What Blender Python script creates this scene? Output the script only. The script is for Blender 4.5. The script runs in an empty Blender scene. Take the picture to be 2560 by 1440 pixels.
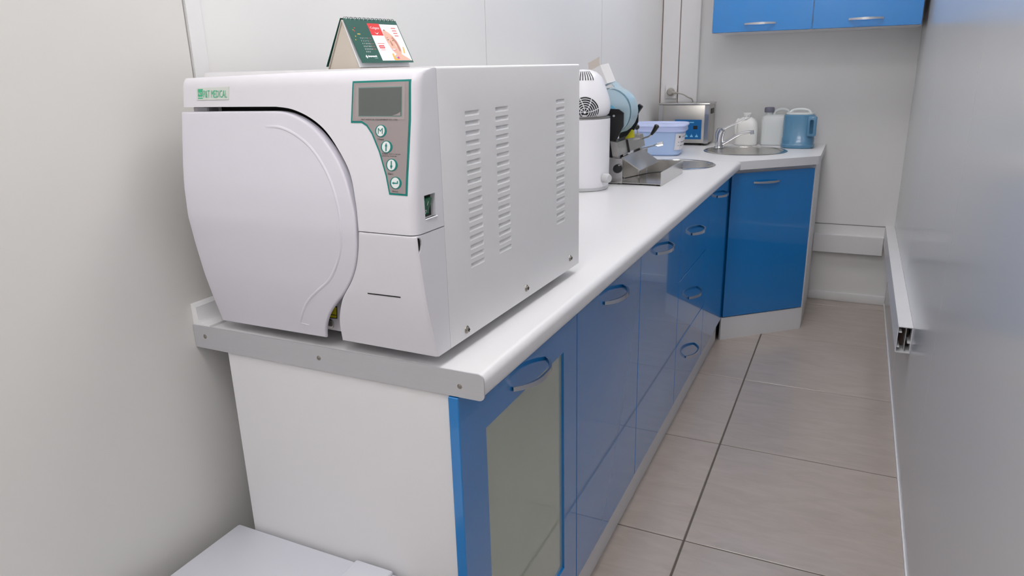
import bpy, bmesh, math, random
import numpy as np
from mathutils import Vector, Matrix
from mathutils.geometry import delaunay_2d_cdt

random.seed(4)
scn = bpy.context.scene
COL = scn.collection

# ------------------------------------------------------------------ camera
cam = bpy.data.cameras.new('camera')
cam_o = bpy.data.objects.new('camera', cam)
COL.objects.link(cam_o)
cam.sensor_width = 36.0
cam.lens = 1774.73 / 2560 * 36.0
cam.clip_start = 0.02
_r = Vector((0.90408157, 0.42666915, -0.02428888))
_u = Vector((-0.10528116, 0.27744577, 0.95495535))
_f = Vector((-0.41418884, 0.86080037, -0.29575384))
cam_o.matrix_world = Matrix(((_r.x, _u.x, -_f.x, 1.04026),
                             (_r.y, _u.y, -_f.y, -0.83719),
                             (_r.z, _u.z, -_f.z, 1.29812),
                             (0, 0, 0, 1)))
cam.dof.use_dof = True
cam.dof.focus_distance = 1.35
cam.dof.aperture_fstop = 13.0
scn.camera = cam_o

# ------------------------------------------------------------------ world, exposure
w = bpy.data.worlds.new('world'); scn.world = w
w.use_nodes = True
w.node_tree.nodes['Background'].inputs[0].default_value = (0.8, 0.85, 0.9, 1)
w.node_tree.nodes['Background'].inputs[1].default_value = 0.05
scn.view_settings.view_transform = 'Standard'
scn.view_settings.look = 'None'
scn.view_settings.gamma = 1.0
scn.view_settings.use_curve_mapping = False
scn.view_settings.exposure = 0.0
LAMP_STRENGTH = 11.6          # the ceiling panels, built with the ceiling below

# ------------------------------------------------------------------ materials
MATS = {}
def srgb(r, g, b):
    def c(v):
        v /= 255.0
        return v / 12.92 if v <= 0.04045 else ((v + 0.055) / 1.055) ** 2.4
    return (c(r), c(g), c(b), 1.0)

def mat(name, col, rough=0.5, metal=0.0, coat=0.0, coat_rough=0.05, noise=0.03, nscale=14.0,
        bump=0.0, bscale=200.0, trans=0.0, ior=1.45, alpha=1.0, emit=None, spec=0.5, stretch=None):
    if name in MATS: return MATS[name]
    m = bpy.data.materials.new(name); m.use_nodes = True
    nt = m.node_tree; b = nt.nodes['Principled BSDF']
    b.inputs['Roughness'].default_value = rough
    b.inputs['Metallic'].default_value = metal
    b.inputs['Coat Weight'].default_value = coat
    b.inputs['Coat Roughness'].default_value = coat_rough
    b.inputs['Transmission Weight'].default_value = trans
    b.inputs['IOR'].default_value = ior
    b.inputs['Alpha'].default_value = alpha
    b.inputs['Specular IOR Level'].default_value = spec
    if emit:
        b.inputs['Emission Color'].default_value = emit[0]
        b.inputs['Emission Strength'].default_value = emit[1]
    tc = nt.nodes.new('ShaderNodeTexCoord')
    src = tc.outputs['Object']
    if stretch:
        mp = nt.nodes.new('ShaderNodeMapping'); mp.inputs['Scale'].default_value = stretch
        nt.links.new(src, mp.inputs[0]); src = mp.outputs[0]
    nz = nt.nodes.new('ShaderNodeTexNoise'); nz.inputs['Scale'].default_value = nscale
    nz.inputs['Detail'].default_value = 4
    nt.links.new(src, nz.inputs['Vector'])
    mix = nt.nodes.new('ShaderNodeMix'); mix.data_type = 'RGBA'
    c = Vector(col[:3])
    mix.inputs[6].default_value = (*(c * (1 - noise)), 1)
    mix.inputs[7].default_value = (*[min(1, v) for v in c * (1 + noise)], 1)
    nt.links.new(nz.outputs['Fac'], mix.inputs[0])
    nt.links.new(mix.outputs[2], b.inputs['Base Color'])
    if bump:
        n2 = nt.nodes.new('ShaderNodeTexNoise'); n2.inputs['Scale'].default_value = bscale
        nt.links.new(src, n2.inputs['Vector'])
        bp = nt.nodes.new('ShaderNodeBump'); bp.inputs['Strength'].default_value = bump
        bp.inputs['Distance'].default_value = 0.002
        nt.links.new(n2.outputs['Fac'], bp.inputs['Height'])
        nt.links.new(bp.outputs[0], b.inputs['Normal'])
    MATS[name] = m
    return m

M_WALL = mat('wall_panel_white', srgb(234, 233, 232), 0.34, noise=0.012, nscale=3)
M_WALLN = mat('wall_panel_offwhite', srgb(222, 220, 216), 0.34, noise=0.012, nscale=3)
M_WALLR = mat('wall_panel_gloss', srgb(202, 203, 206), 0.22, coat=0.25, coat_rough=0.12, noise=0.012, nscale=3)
M_JOINT = mat('wall_joint_grey', srgb(120, 118, 118), 0.7)
M_TRIM = mat('white_plastic_trim', srgb(232, 231, 232), 0.35)
M_TRIMGAP = mat('rusty_gap', srgb(120, 95, 82), 0.8, noise=0.4, nscale=30)
M_CEIL = mat('ceiling_white', srgb(225, 224, 222), 0.8)
M_GROUT = mat('floor_grout', srgb(98, 90, 84), 0.8, noise=0.25, nscale=40)
M_BLUE = mat('blue_gloss_laminate', srgb(0, 122, 198), 0.25, coat=1.0, coat_rough=0.035, noise=0.015, nscale=5)
M_WLAM = mat('white_laminate', srgb(228, 227, 229), 0.4, noise=0.012, nscale=8)
M_TOP = mat('worktop_white', srgb(222, 221, 223), 0.36, noise=0.012, nscale=60, bump=0.03, bscale=500)
M_ALU = mat('brushed_aluminium', srgb(196, 196, 200), 0.45, metal=0.35, noise=0.04, nscale=20, stretch=(1, 1, 30))
M_CHROME = mat('chrome', srgb(225, 225, 228), 0.08, metal=1.0, noise=0.01)
M_SATIN = mat('satin_chrome', srgb(205, 205, 208), 0.2, metal=1.0, noise=0.01)
M_STEEL = mat('stainless_steel', srgb(186, 183, 178), 0.28, metal=1.0, noise=0.05, nscale=12, stretch=(1, 1, 25))
M_STEEL2 = mat('polished_steel_sheet', srgb(200, 198, 195), 0.16, metal=1.0, noise=0.04, nscale=9)
M_SCREW = mat('screw_metal', srgb(160, 155, 148), 0.35, metal=1.0, noise=0.1, nscale=200)
M_DARK = mat('dark_plastic', srgb(28, 27, 27), 0.45)
M_BLACK = mat('black_plastic', srgb(18, 18, 19), 0.35, coat=0.3)
M_CASE = mat('white_powder_coat', srgb(230, 229, 230), 0.38, noise=0.012, nscale=30, bump=0.05, bscale=700)
M_BEZ = mat('white_moulded_plastic', srgb(226, 224, 230), 0.42, noise=0.012, nscale=30, bump=0.04, bscale=800)
M_DOORP = mat('lilac_white_plastic', srgb(222, 219, 229), 0.42, noise=0.012, nscale=25, bump=0.04, bscale=800)
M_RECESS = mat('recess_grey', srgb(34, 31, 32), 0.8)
M_TEAL = mat('teal_print', srgb(0, 128, 120), 0.4)
M_PGREY = mat('membrane_grey', srgb(158, 148, 148), 0.38)
M_LCD = mat('lcd_grey', srgb(92, 97, 94), 0.3, coat=0.6, coat_rough=0.08)
M_LCDRIM = mat('lcd_rim_green', srgb(120, 150, 145), 0.3)
M_BTN = mat('button_white', srgb(235, 238, 238), 0.35)
M_PRINT = mat('black_print', srgb(52, 46, 46), 0.5)
M_GRNPRINT = mat('green_print', srgb(70, 185, 140), 0.4)
M_PLATE = mat('plate_pale', srgb(214, 218, 212), 0.3)
M_SWG = mat('green_switch', srgb(0, 105, 70), 0.2, coat=0.6, noise=0.05)
M_YEL = mat('yellow_label', srgb(205, 195, 30), 0.4)
M_RUB = mat('rubber_grey', srgb(60, 60, 62), 0.7)
M_GLASS = mat('tinted_cabinet_glass', srgb(205, 216, 204), 0.18, trans=0.42, coat=1.0, coat_rough=0.03, noise=0.02)
M_DIST = mat('distiller_white', srgb(234, 233, 238), 0.33, noise=0.01)
M_GRILLE = mat('grille_grey', srgb(196, 196, 198), 0.45)
M_TUB = mat('pale_blue_plastic', srgb(176, 200, 238), 0.4, noise=0.02)
M_TUBLID = mat('pale_lilac_lid', srgb(196, 208, 246), 0.4, noise=0.02)
M_LABEL = mat('paper_label', srgb(226, 224, 228), 0.6)
M_FILM = mat('blue_film', srgb(208, 234, 246), 0.25, trans=0.4, alpha=0.85, noise=0.05)
M_FILM2 = mat('blue_film_inner', srgb(120, 190, 222), 0.35, noise=0.06)
M_CARD = mat('white_carton', srgb(226, 224, 224), 0.6)
M_CARDIN = mat('beige_card', srgb(200, 190, 182), 0.7)
M_UBLUE = mat('cleaner_panel_blue', srgb(20, 98, 160), 0.35, noise=0.02)
M_UICON = mat('icon_pale_blue', srgb(130, 200, 235), 0.4)
M_GPLUG = mat('grey_plug_rubber', srgb(168, 164, 158), 0.5)
M_HDPE = mat('milky_white_plastic', srgb(240, 239, 236), 0.4, trans=0.12, noise=0.015)
M_CLEAR = mat('milky_translucent_plastic', srgb(234, 238, 238), 0.3, trans=0.25, noise=0.02)
M_CAP = mat('grey_cap', srgb(112, 112, 128), 0.5)
M_PITCH = mat('blue_translucent_plastic', srgb(100, 156, 194), 0.2, trans=0.35, coat=0.4, noise=0.03)
M_BIN = mat('bin_white_plastic', srgb(218, 219, 228), 0.4, noise=0.01)
M_PAPER = mat('calendar_white_paper', srgb(236, 236, 240), 0.45)
M_CBEIGE = mat('calendar_card_back', srgb(206, 196, 184), 0.75)
M_CGREEN = mat('calendar_dark_green', srgb(24, 84, 74), 0.35, coat=0.3, noise=0.08, nscale=20)
M_CRED = mat('calendar_red', srgb(218, 50, 52), 0.4)
M_CPINK = mat('calendar_pale_red', srgb(214, 120, 118), 0.5)
M_SKIN = mat('print_skin', srgb(224, 178, 158), 0.5, noise=0.08, nscale=60)
M_SKIN2 = mat('print_skin_shade', srgb(186, 128, 112), 0.5, noise=0.08, nscale=60)
M_SKINL = mat('print_skin_light', srgb(234, 194, 176), 0.5)
M_HAIRP = mat('print_dark_brown', srgb(92, 84, 80), 0.5)
M_ORANGE = mat('print_orange', srgb(238, 178, 70), 0.5)
M_MAG = mat('print_magenta', srgb(214, 70, 150), 0.5)
M_CYAN = mat('print_cyan', srgb(120, 205, 220), 0.5)
M_CYANG = mat('print_grey_green', srgb(118, 158, 148), 0.5)
M_GOLD = mat('print_gold', srgb(196, 170, 90), 0.5)
M_LAMP = mat('lamp_diffuser', (1, 1, 1, 1), 0.5, emit=((1.0, 0.985, 0.98, 1), LAMP_STRENGTH))
M_DARKHOLE = mat('inside_dark', srgb(20, 15, 13), 0.8)
M_DUCTIN = mat('duct_inside_brown', srgb(92, 76, 70), 0.8)

def tile_mat():
    m = bpy.data.materials.new('beige_porcelain_tile'); m.use_nodes = True
    nt = m.node_tree; b = nt.nodes['Principled BSDF']
    b.inputs['Roughness'].default_value = 0.3
    b.inputs['Coat Weight'].default_value = 0.35
    b.inputs['Coat Roughness'].default_value = 0.12
    tc = nt.nodes.new('ShaderNodeTexCoord')
    oi = nt.nodes.new('ShaderNodeObjectInfo')
    geo = nt.nodes.new('ShaderNodeNewGeometry')
    mp = nt.nodes.new('ShaderNodeMapping'); mp.inputs['Scale'].default_value = (5, 16, 5)
    mp.inputs['Rotation'].default_value = (0, 0, 0.12)
    nt.links.new(geo.outputs['Position'], mp.inputs[0])
    nz = nt.nodes.new('ShaderNodeTexNoise'); nz.inputs['Scale'].default_value = 1.3
    nz.inputs['Detail'].default_value = 8; nz.inputs['Roughness'].default_value = 0.62
    nz.inputs['Distortion'].default_value = 0.7
    nt.links.new(mp.outputs[0], nz.inputs['Vector'])
    ramp = nt.nodes.new('ShaderNodeValToRGB')
    ramp.color_ramp.elements[0].position = 0.3; ramp.color_ramp.elements[0].color = srgb(172, 160, 150)
    ramp.color_ramp.elements[1].position = 0.7; ramp.color_ramp.elements[1].color = srgb(187, 175, 166)
    nt.links.new(nz.outputs['Fac'], ramp.inputs[0])
    hsv = nt.nodes.new('ShaderNodeHueSaturation')
    mr = nt.nodes.new('ShaderNodeMapRange'); mr.inputs[3].default_value = 0.96; mr.inputs[4].default_value = 1.03
    nt.links.new(oi.outputs['Random'], mr.inputs[0])
    nt.links.new(mr.outputs[0], hsv.inputs['Value'])
    nt.links.new(ramp.outputs[0], hsv.inputs['Color'])
    nt.links.new(hsv.outputs[0], b.inputs['Base Color'])
    return m
M_TILE = tile_mat()

# ------------------------------------------------------------------ mesh helpers
class MB:
    def __init__(s): s.v = []; s.f = []
    def add(s, verts, faces):
        o = len(s.v); s.v += [tuple(p) for p in verts]; s.f += [tuple(i + o for i in f) for f in faces]; return s
    def box(s, x0, x1, y0, y1, z0, z1, bev=0.0, seg=2, rot=None, edges=None):
        if bev <= 0:
            vs = [(x, y, z) for x in (x0, x1) for y in (y0, y1) for z in (z0, z1)]
            fs = [(0, 1, 3, 2), (4, 6, 7, 5), (0, 4, 5, 1), (2, 3, 7, 6), (0, 2, 6, 4), (1, 5, 7, 3)]
        else:
            bm = bmesh.new(); bmesh.ops.create_cube(bm, size=1)
            for v in bm.verts:
                v.co = Vector(((x0 + x1) / 2 + v.co.x * (x1 - x0), (y0 + y1) / 2 + v.co.y * (y1 - y0), (z0 + z1) / 2 + v.co.z * (z1 - z0)))
            es = list(bm.edges)
            if edges: es = [e for e in es if edges((e.verts[0].co + e.verts[1].co) / 2, (e.verts[1].co - e.verts[0].co).normalized())]
            bmesh.ops.bevel(bm, geom=es, offset=bev, segments=seg, affect='EDGES', profile=0.5)
            bm.verts.index_update()
            vs = [tuple(v.co) for v in bm.verts]; fs = [tuple(v.index for v in f.verts) for f in bm.faces]; bm.free()
        if rot is not None:
            c = Vector(((x0 + x1) / 2, (y0 + y1) / 2, (z0 + z1) / 2))
            vs = [tuple(rot @ (Vector(v) - c) + c) for v in vs]
        return s.add(vs, fs)
    def tube(s, pts, rad, n=10, cap=True):
        pts = [Vector(p) for p in pts]; N = len(pts)
        if not hasattr(rad, '__len__'): rad = [rad] * N
        vs = []; prev = None
        for i, p in enumerate(pts):
            t = (pts[min(i + 1, N - 1)] - pts[max(i - 1, 0)]).normalized()
            if prev is None:
                a = Vector((0, 0, 1)) if abs(t.z) < 0.9 else Vector((1, 0, 0))
                u = t.cross(a).normalized()
            else:
                u = (prev - t * prev.dot(t)).normalized()
            prev = u; v2 = t.cross(u)
            for k in range(n):
                a = 2 * math.pi * k / n
                vs.append(p + (u * math.cos(a) + v2 * math.sin(a)) * rad[i])
        fs = []
        for i in range(N - 1):
            for k in range(n):
                fs.append((i * n + k, i * n + (k + 1) % n, (i + 1) * n + (k + 1) % n, (i + 1) * n + k))
        if cap:
            fs.append(tuple(range(n - 1, -1, -1))); fs.append(tuple((N - 1) * n + k for k in range(n)))
        return s.add(vs, fs)
    def lathe(s, prof, c=(0, 0, 0), n=40, sx=1.0, sy=1.0, M=None, power=2.0, close=False):
        vs = []
        for r, z in prof:
            for k in range(n):
                a = 2 * math.pi * k / n
                ca, sa = math.cos(a), math.sin(a)
                q = (abs(ca) ** power + abs(sa) ** power) ** (-1 / power) if power != 2 else 1.0
                p = Vector((r * ca * q * sx, r * sa * q * sy, z))
                if M is not None: p = M @ p
                vs.append(p + Vector(c))
        fs = []; N = len(prof)
        for i in range(N - 1):
            for k in range(n):
                fs.append((i * n + k, i * n + (k + 1) % n, (i + 1) * n + (k + 1) % n, (i + 1) * n + k))
        if close:
            i = N - 1
            for k in range(n): fs.append((i * n + k, i * n + (k + 1) % n, (k + 1) % n, k))
        else:
            if prof[0][0] > 1e-6: fs.append(tuple(range(n - 1, -1, -1)))
            if prof[-1][0] > 1e-6: fs.append(tuple((N - 1) * n + k for k in range(n)))
        return s.add(vs, fs)
    def prism(s, outl, fn0, fn1):
        """outline in 2D, mapped to 3D by fn0 / fn1 (two caps)"""
        n = len(outl)
        vs = [fn0(*p) for p in outl] + [fn1(*p) for p in outl]
        fs = [tuple(range(n - 1, -1, -1)), tuple(range(n, 2 * n))]
        for k in range(n): fs.append((k, (k + 1) % n, n + (k + 1) % n, n + k))
        return s.add(vs, fs)
    def xform(s, M):
        s.v = [tuple(M @ Vector(p)) for p in s.v]; return s
    def mesh(s, name, m, shift=(0, 0, 0), smooth=35):
        me = bpy.data.meshes.new(name)
        me.from_pydata([(p[0] - shift[0], p[1] - shift[1], p[2] - shift[2]) for p in s.v], [], s.f)
        bm = bmesh.new(); bm.from_mesh(me)
        bmesh.ops.remove_doubles(bm, verts=bm.verts, dist=1e-6)
        bmesh.ops.recalc_face_normals(bm, faces=bm.faces)
        bm.to_mesh(me); bm.free()
        if m: me.materials.append(m)
        if smooth:
            for p in me.polygons: p.use_smooth = True
            me.set_sharp_from_angle(angle=math.radians(smooth))
        return me

SHIFT = {}
def thing(name, label, cat, loc=(0, 0, 0), rotz=0.0, group=None, world=True):
    """an Empty at a thing's base; with world=True the parts are given in room coordinates"""
    o = bpy.data.objects.new(name, None); COL.objects.link(o)
    o.location = loc; o.rotation_euler = (0, 0, rotz); o.empty_display_size = 0.05
    o['label'] = label; o['category'] = cat
    if group: o['group'] = group
    SHIFT[o.name] = loc if world else (0, 0, 0)
    return o
def part(name, mb, m, parent, label=None, smooth=35):
    sh = SHIFT[parent.name]
    o = bpy.data.objects.new(name, mb.mesh(name, m, sh, smooth)); COL.objects.link(o)
    o.parent = parent; SHIFT[o.name] = sh
    if label: o['label'] = label
    return o
def single(name, mb, m, label, cat, loc=(0, 0, 0), group=None, smooth=35):
    o = bpy.data.objects.new(name, mb.mesh(name, m, loc, smooth)); COL.objects.link(o)
    o.location = loc; o['label'] = label; o['category'] = cat
    if group: o['group'] = group
    SHIFT[o.name] = loc
    return o
def struct(name, mb, m, label=None, smooth=35):
    o = bpy.data.objects.new(name, mb.mesh(name, m, (0, 0, 0), smooth)); COL.objects.link(o)
    o['kind'] = 'structure'; SHIFT[o.name] = (0, 0, 0)
    if label: o['label'] = label
    return o
def copy_part(o, name, loc, parent):
    c = o.copy(); c.name = name; COL.objects.link(c); c.parent = parent; c.location = loc
    SHIFT[c.name] = SHIFT[parent.name]
    return c
def cut(o, mb, smooth=35):
    """boolean the cutter out of a part and keep only the result"""
    parent = o.parent; sh = SHIFT[o.name]
    t = bpy.data.objects.new('cutter', mb.mesh('cutter', None, sh, 0)); COL.objects.link(t)
    o.parent = None; loc = o.location.copy(); o.location = (0, 0, 0)
    md = o.modifiers.new('b', 'BOOLEAN'); md.object = t; md.operation = 'DIFFERENCE'; md.solver = 'EXACT'
    dg = bpy.context.evaluated_depsgraph_get(); dg.update()
    me = bpy.data.meshes.new_from_object(o.evaluated_get(dg))
    o.modifiers.clear(); old = o.data; nm = old.name; o.data = me; bpy.data.meshes.remove(old); me.name = nm
    if smooth: me.set_sharp_from_angle(angle=math.radians(smooth))
    bpy.data.objects.remove(t)
    o.parent = parent; o.location = loc

def catmull(pts, sub=8, closed=False):
    P = [Vector(p) for p in pts]; n = len(P); out = []
    rng = n if closed else n - 1
    for i in range(rng):
        if closed: a, b, c, d = P[(i - 1) % n], P[i], P[(i + 1) % n], P[(i + 2) % n]
        else: a, b, c, d = P[max(i - 1, 0)], P[i], P[i + 1], P[min(i + 2, n - 1)]
        for k in range(sub):
            t = k / sub
            out.append(0.5 * ((2 * b) + (c - a) * t + (2 * a - 5 * b + 4 * c - d) * t * t + (3 * b - a - 3 * c + d) * t ** 3))
    if not closed: out.append(P[-1])
    return out

_txt = {}
def text2d(s, size, align='CENTER', bold=0.0):
    """lettering as flat 2D triangles"""
    cu = bpy.data.curves.new('t', 'FONT'); cu.body = s; cu.size = size; cu.align_x = align; cu.align_y = 'CENTER'
    cu.resolution_u = 2; cu.offset = bold
    o = bpy.data.objects.new('t', cu); COL.objects.link(o)
    dg = bpy.context.evaluated_depsgraph_get(); dg.update()
    me = bpy.data.meshes.new_from_object(o.evaluated_get(dg))
    vs = [(v.co.x, v.co.y) for v in me.vertices]; fs = [tuple(p.vertices) for p in me.polygons]
    bpy.data.objects.remove(o); bpy.data.curves.remove(cu); bpy.data.meshes.remove(me)
    return vs, fs
def fit_text(s, x0, x1, z0, z1):
    vs, fs = text2d(s, 1.0)
    a = np.array(vs); lo = a.min(0); hi = a.max(0)
    return [(x0 + (x - lo[0]) / (hi[0] - lo[0]) * (x1 - x0), z0 + (z - lo[1]) / (hi[1] - lo[1]) * (z1 - z0)) for x, z in vs], fs
def ell(cx, cz, rx, rz, n=28): return [(cx + rx * math.cos(2 * math.pi * k / n), cz + rz * math.sin(2 * math.pi * k / n)) for k in range(n)]

# ------------------------------------------------------------------ the room
XR, YB, YN, ZC = 1.2832, 3.38, -2.3, 2.55
fl = struct('floor', MB().box(-0.06, XR + 0.06, YN - 0.06, YB + 0.06, -0.06, -0.0025), M_GROUT, 'beige porcelain tile floor of the narrow aisle')
GX, GY, TS = 0.7206, 0.9153, 0.5896
tile_src = {}
for ix in (-1, 0):
    for iy in range(-6, 5):
        xa, xb = GX + ix * TS + 0.003, GX + (ix + 1) * TS - 0.003
        ya, yb = GY + iy * TS + 0.0024, GY + (iy + 1) * TS - 0.0024
        xb = min(xb, XR); ya = max(ya, YN); yb = min(yb, YB)
        key = (ix, round(yb - ya, 3))
        if key not in tile_src:
            mb = MB().box(0, xb - xa, 0, yb - ya, -0.006, 0.0, 0.0012, 1)
            tile_src[key] = mb.mesh('tile', M_TILE)
        o = bpy.data.objects.new('tile', tile_src[key]); COL.objects.link(o); o.parent = fl; o.location = (xa, ya, 0)
mb = MB().box(-0.06, 0.13 - 0.002, YN, YB, -0.006, 0)
part('tile', mb, M_TILE, fl)

struct('ceiling', MB().box(-0.06, XR + 0.06, YN - 0.06, YB + 0.06, ZC, ZC + 0.06), M_CEIL, 'plain white ceiling')
wl = struct('wall_left', MB().box(-0.06, -0.008, YN, YB, 0, ZC), M_JOINT, 'white panelled wall behind the worktop')
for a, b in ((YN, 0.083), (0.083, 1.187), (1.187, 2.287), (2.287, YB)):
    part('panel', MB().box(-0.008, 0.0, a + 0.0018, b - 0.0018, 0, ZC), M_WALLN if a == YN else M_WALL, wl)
part('cover_strip', MB().box(0.0, 0.003, 0.0855, 0.117, 0, ZC, 0.001, 1), M_TRIM, wl, 'white vertical cover strip over a panel joint')
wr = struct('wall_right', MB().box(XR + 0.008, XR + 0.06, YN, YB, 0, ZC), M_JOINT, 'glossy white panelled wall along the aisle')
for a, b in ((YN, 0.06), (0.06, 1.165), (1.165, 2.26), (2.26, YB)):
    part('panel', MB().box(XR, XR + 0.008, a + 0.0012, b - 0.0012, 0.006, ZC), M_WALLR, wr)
struct('baseboard_right', MB().box(XR - 0.004, XR + 0.002, YN, YB, 0.0, 0.012), M_TRIM, 'thin white strip along the foot of the right wall')
wb = struct('wall_back', MB().box(-0.06, XR + 0.06, YB + 0.008, YB + 0.06, 0, ZC), M_JOINT, 'white end wall')
part('panel', MB().box(-0.01, XR, YB, YB + 0.008, 0.438, ZC), M_WALL, wb)
part('panel', MB().box(-0.01, XR, YB, YB + 0.008, 0, 0.434), M_WALL, wb)
struct('baseboard_back', MB().box(0.89, XR, YB - 0.012, YB, 0, 0.05, 0.004, 2), M_TRIM, 'low white skirting at the foot of the end wall')
struct('trim_1', MB().box(0.004, 0.1, YB - 0.03, YB, 0.872, ZC, 0.002, 1), M_TRIM, 'white vertical boxing strip in the back corner')
struct('trim_2', MB().box(0.105, 0.212, YB - 0.036, YB, 0.872, ZC, 0.002, 1), M_TRIM, 'second white vertical boxing strip beside the corner')
struct('trim_3', MB().box(-0.001, 0.004, YB - 0.029, YB, 0.872, ZC).box(0.1, 0.105, YB - 0.0295, YB, 0.872, ZC), M_TRIMGAP, 'rusty brown gaps beside the corner boxing strips')
struct('wall_near', MB().box(-0.06, XR + 0.06, YN - 0.06, YN, 0, ZC), M_WALL, 'white wall behind the viewer')

def ceiling_light(y, lab):
    t = thing('ceiling_light', lab, 'lamp', (0.72, y, ZC), group='ceiling light panels')
    fr = MB()
    x0, x1, y0, y1 = 0.42, 1.02, y - 0.3, y + 0.3
    fr.box(x0, x1, y0, y0 + 0.02, ZC - 0.012, ZC); fr.box(x0, x1, y1 - 0.02, y1, ZC - 0.012, ZC)
    fr.box(x0, x0 + 0.02, y0 + 0.02, y1 - 0.02, ZC - 0.012, ZC); fr.box(x1 - 0.02, x1, y0 + 0.02, y1 - 0.02, ZC - 0.012, ZC)
    part('frame', fr, M_TRIM, t)
    part('diffuser', MB().box(x0 + 0.02, x1 - 0.02, y0 + 0.02, y1 - 0.02, ZC - 0.008, ZC - 0.001), M_LAMP, t)
ceiling_light(-0.75, 'square ceiling light panel above the viewer')
ceiling_light(-1.75, 'unseen square light panel added behind the viewer for frontal light')  # unseen panel, added to throw more light on surfaces facing the viewer
ceiling_light(0.75, 'square ceiling light panel above the front end of the worktop')
ceiling_light(2.35, 'square ceiling light panel above the sinks')

# ------------------------------------------------------------------ worktops
H = 0.87; HB = 0.832; WX = 0.587
def rounded_edge_profile(x1, r, z0=HB, z1=H):
    """profile from wall (x=0) to front edge with rounded nose"""
    pts = [(0.002, z0)]
    for k in range(7):
        a = -math.pi / 2 + k / 6 * math.pi / 2
        pts.append((x1 - r * 0.7 + r * 0.7 * math.cos(a), z0 + r * 0.7 + r * 0.7 * math.sin(a)))
    for k in range(7):
        a = k / 6 * math.pi / 2
        pts.append((x1 - r + r * math.cos(a), z1 - r + r * math.sin(a)))
    pts.append((0.002, z1))
    return pts
pr = rounded_edge_profile(WX, 0.014)
wt = thing('worktop', 'long white laminate worktop with grey metal end strip', 'worktop', (0.3, 0.0, HB))
top1 = part('slab', MB().prism(pr, lambda x, z: (x, 0.0, z), lambda x, z: (x, 2.52, z)), M_TOP, wt)
# aluminium end strip with rounded outer corners and screws
def strip_outline():
    x0, x1, z0, z1, r = 0.001, WX + 0.002, HB - 0.002, H + 0.0025, 0.009
    o = [(x0, z0)]
    for k in range(5):
        a = -math.pi / 2 + k / 4 * math.pi / 2; o.append((x1 - r + r * math.cos(a), z0 + r + r * math.sin(a)))
    for k in range(5):
        a = k / 4 * math.pi / 2; o.append((x1 - r + r * math.cos(a), z1 - r + r * math.sin(a)))
    o.append((x0, z1)); return o
so = strip_outline()
st = part('end_strip', MB().prism(so, lambda x, z: (x, -0.0025, z), lambda x, z: (x, 0.0, z)), M_ALU, wt, 'grey aluminium end strip')
for x, z in ((0.027, 0.853), (0.284, 0.852), (0.548, 0.848)):
    M = Matrix.Translation((x, -0.0025, z)) @ Matrix.Rotation(math.pi / 2, 4, 'X')
    part('screw', MB().lathe([(0.0001, 0.0014), (0.002, 0.0012), (0.0042, 0.0)], n=14).xform(M), M_SCREW, st)

# corner worktop with the diagonal front edge
D0, D1 = Vector((0.588, 2.5225)), Vector((0.897, 2.808))
ct = thing('corner_worktop', 'white corner worktop with diagonal front edge holding the far sink', 'worktop', (0.45, 2.95, HB))
outl = [(0.002, 2.5225), tuple(D0), tuple(D1), (0.905, 2.83), (0.905, YB - 0.001), (0.002, YB - 0.001)]
bm_ = MB().prism(outl, lambda x, y: (x, y, HB), lambda x, y: (x, y, H))
top2 = part('slab', bm_, M_TOP, ct)

# ------------------------------------------------------------------ sinks
SK1 = (0.545, 2.95, 0.203, 0.203)     # far sink
SK2 = (0.335, 2.345, 0.170, 0.170)     # near sink
def sink(c, lab):
    cx, cy, rx, ry = c
    t = thing('sink', lab, 'sink', (cx, cy, H), group='round steel sinks')
    R = rx
    part('rim', MB().lathe([(R - 0.022, -0.001), (R - 0.02, 0.0035), (R - 0.006, 0.004), (R, 0.0006), (R - 0.001, -0.0006), (R - 0.02, -0.0012)], (cx, cy, H + 0.0008), 56, close=True), M_STEEL2, t)
    prof = [(R - 0.0225, 0.0), (R - 0.03, -0.012), (R - 0.037, -0.06), (R - 0.05, -0.115), (R - 0.08, -0.14), (0.045, -0.148), (0.03, -0.15)]
    o = part('bowl', MB().lathe(prof, (cx, cy, H + 0.0008), 56), M_STEEL, t)
    dr = part('drain', MB().lathe([(0.0001, -0.146), (0.02, -0.1455), (0.026, -0.142), (0.04, -0.1405), (0.042, -0.146)], (cx, cy, H), 28), M_CHROME, t)
    return t
for (c, tp) in ((SK1, top2), (SK2, top1)):
    cut(tp, MB().lathe([(c[2] - 0.012, -0.06), (c[2] - 0.012, 0.03)], (c[0], c[1], H), 56))
sink(SK1, 'round steel sink with the mixer tap in the corner worktop')
sink(SK2, 'round steel sink behind the pouch sealer in the long worktop')

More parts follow.
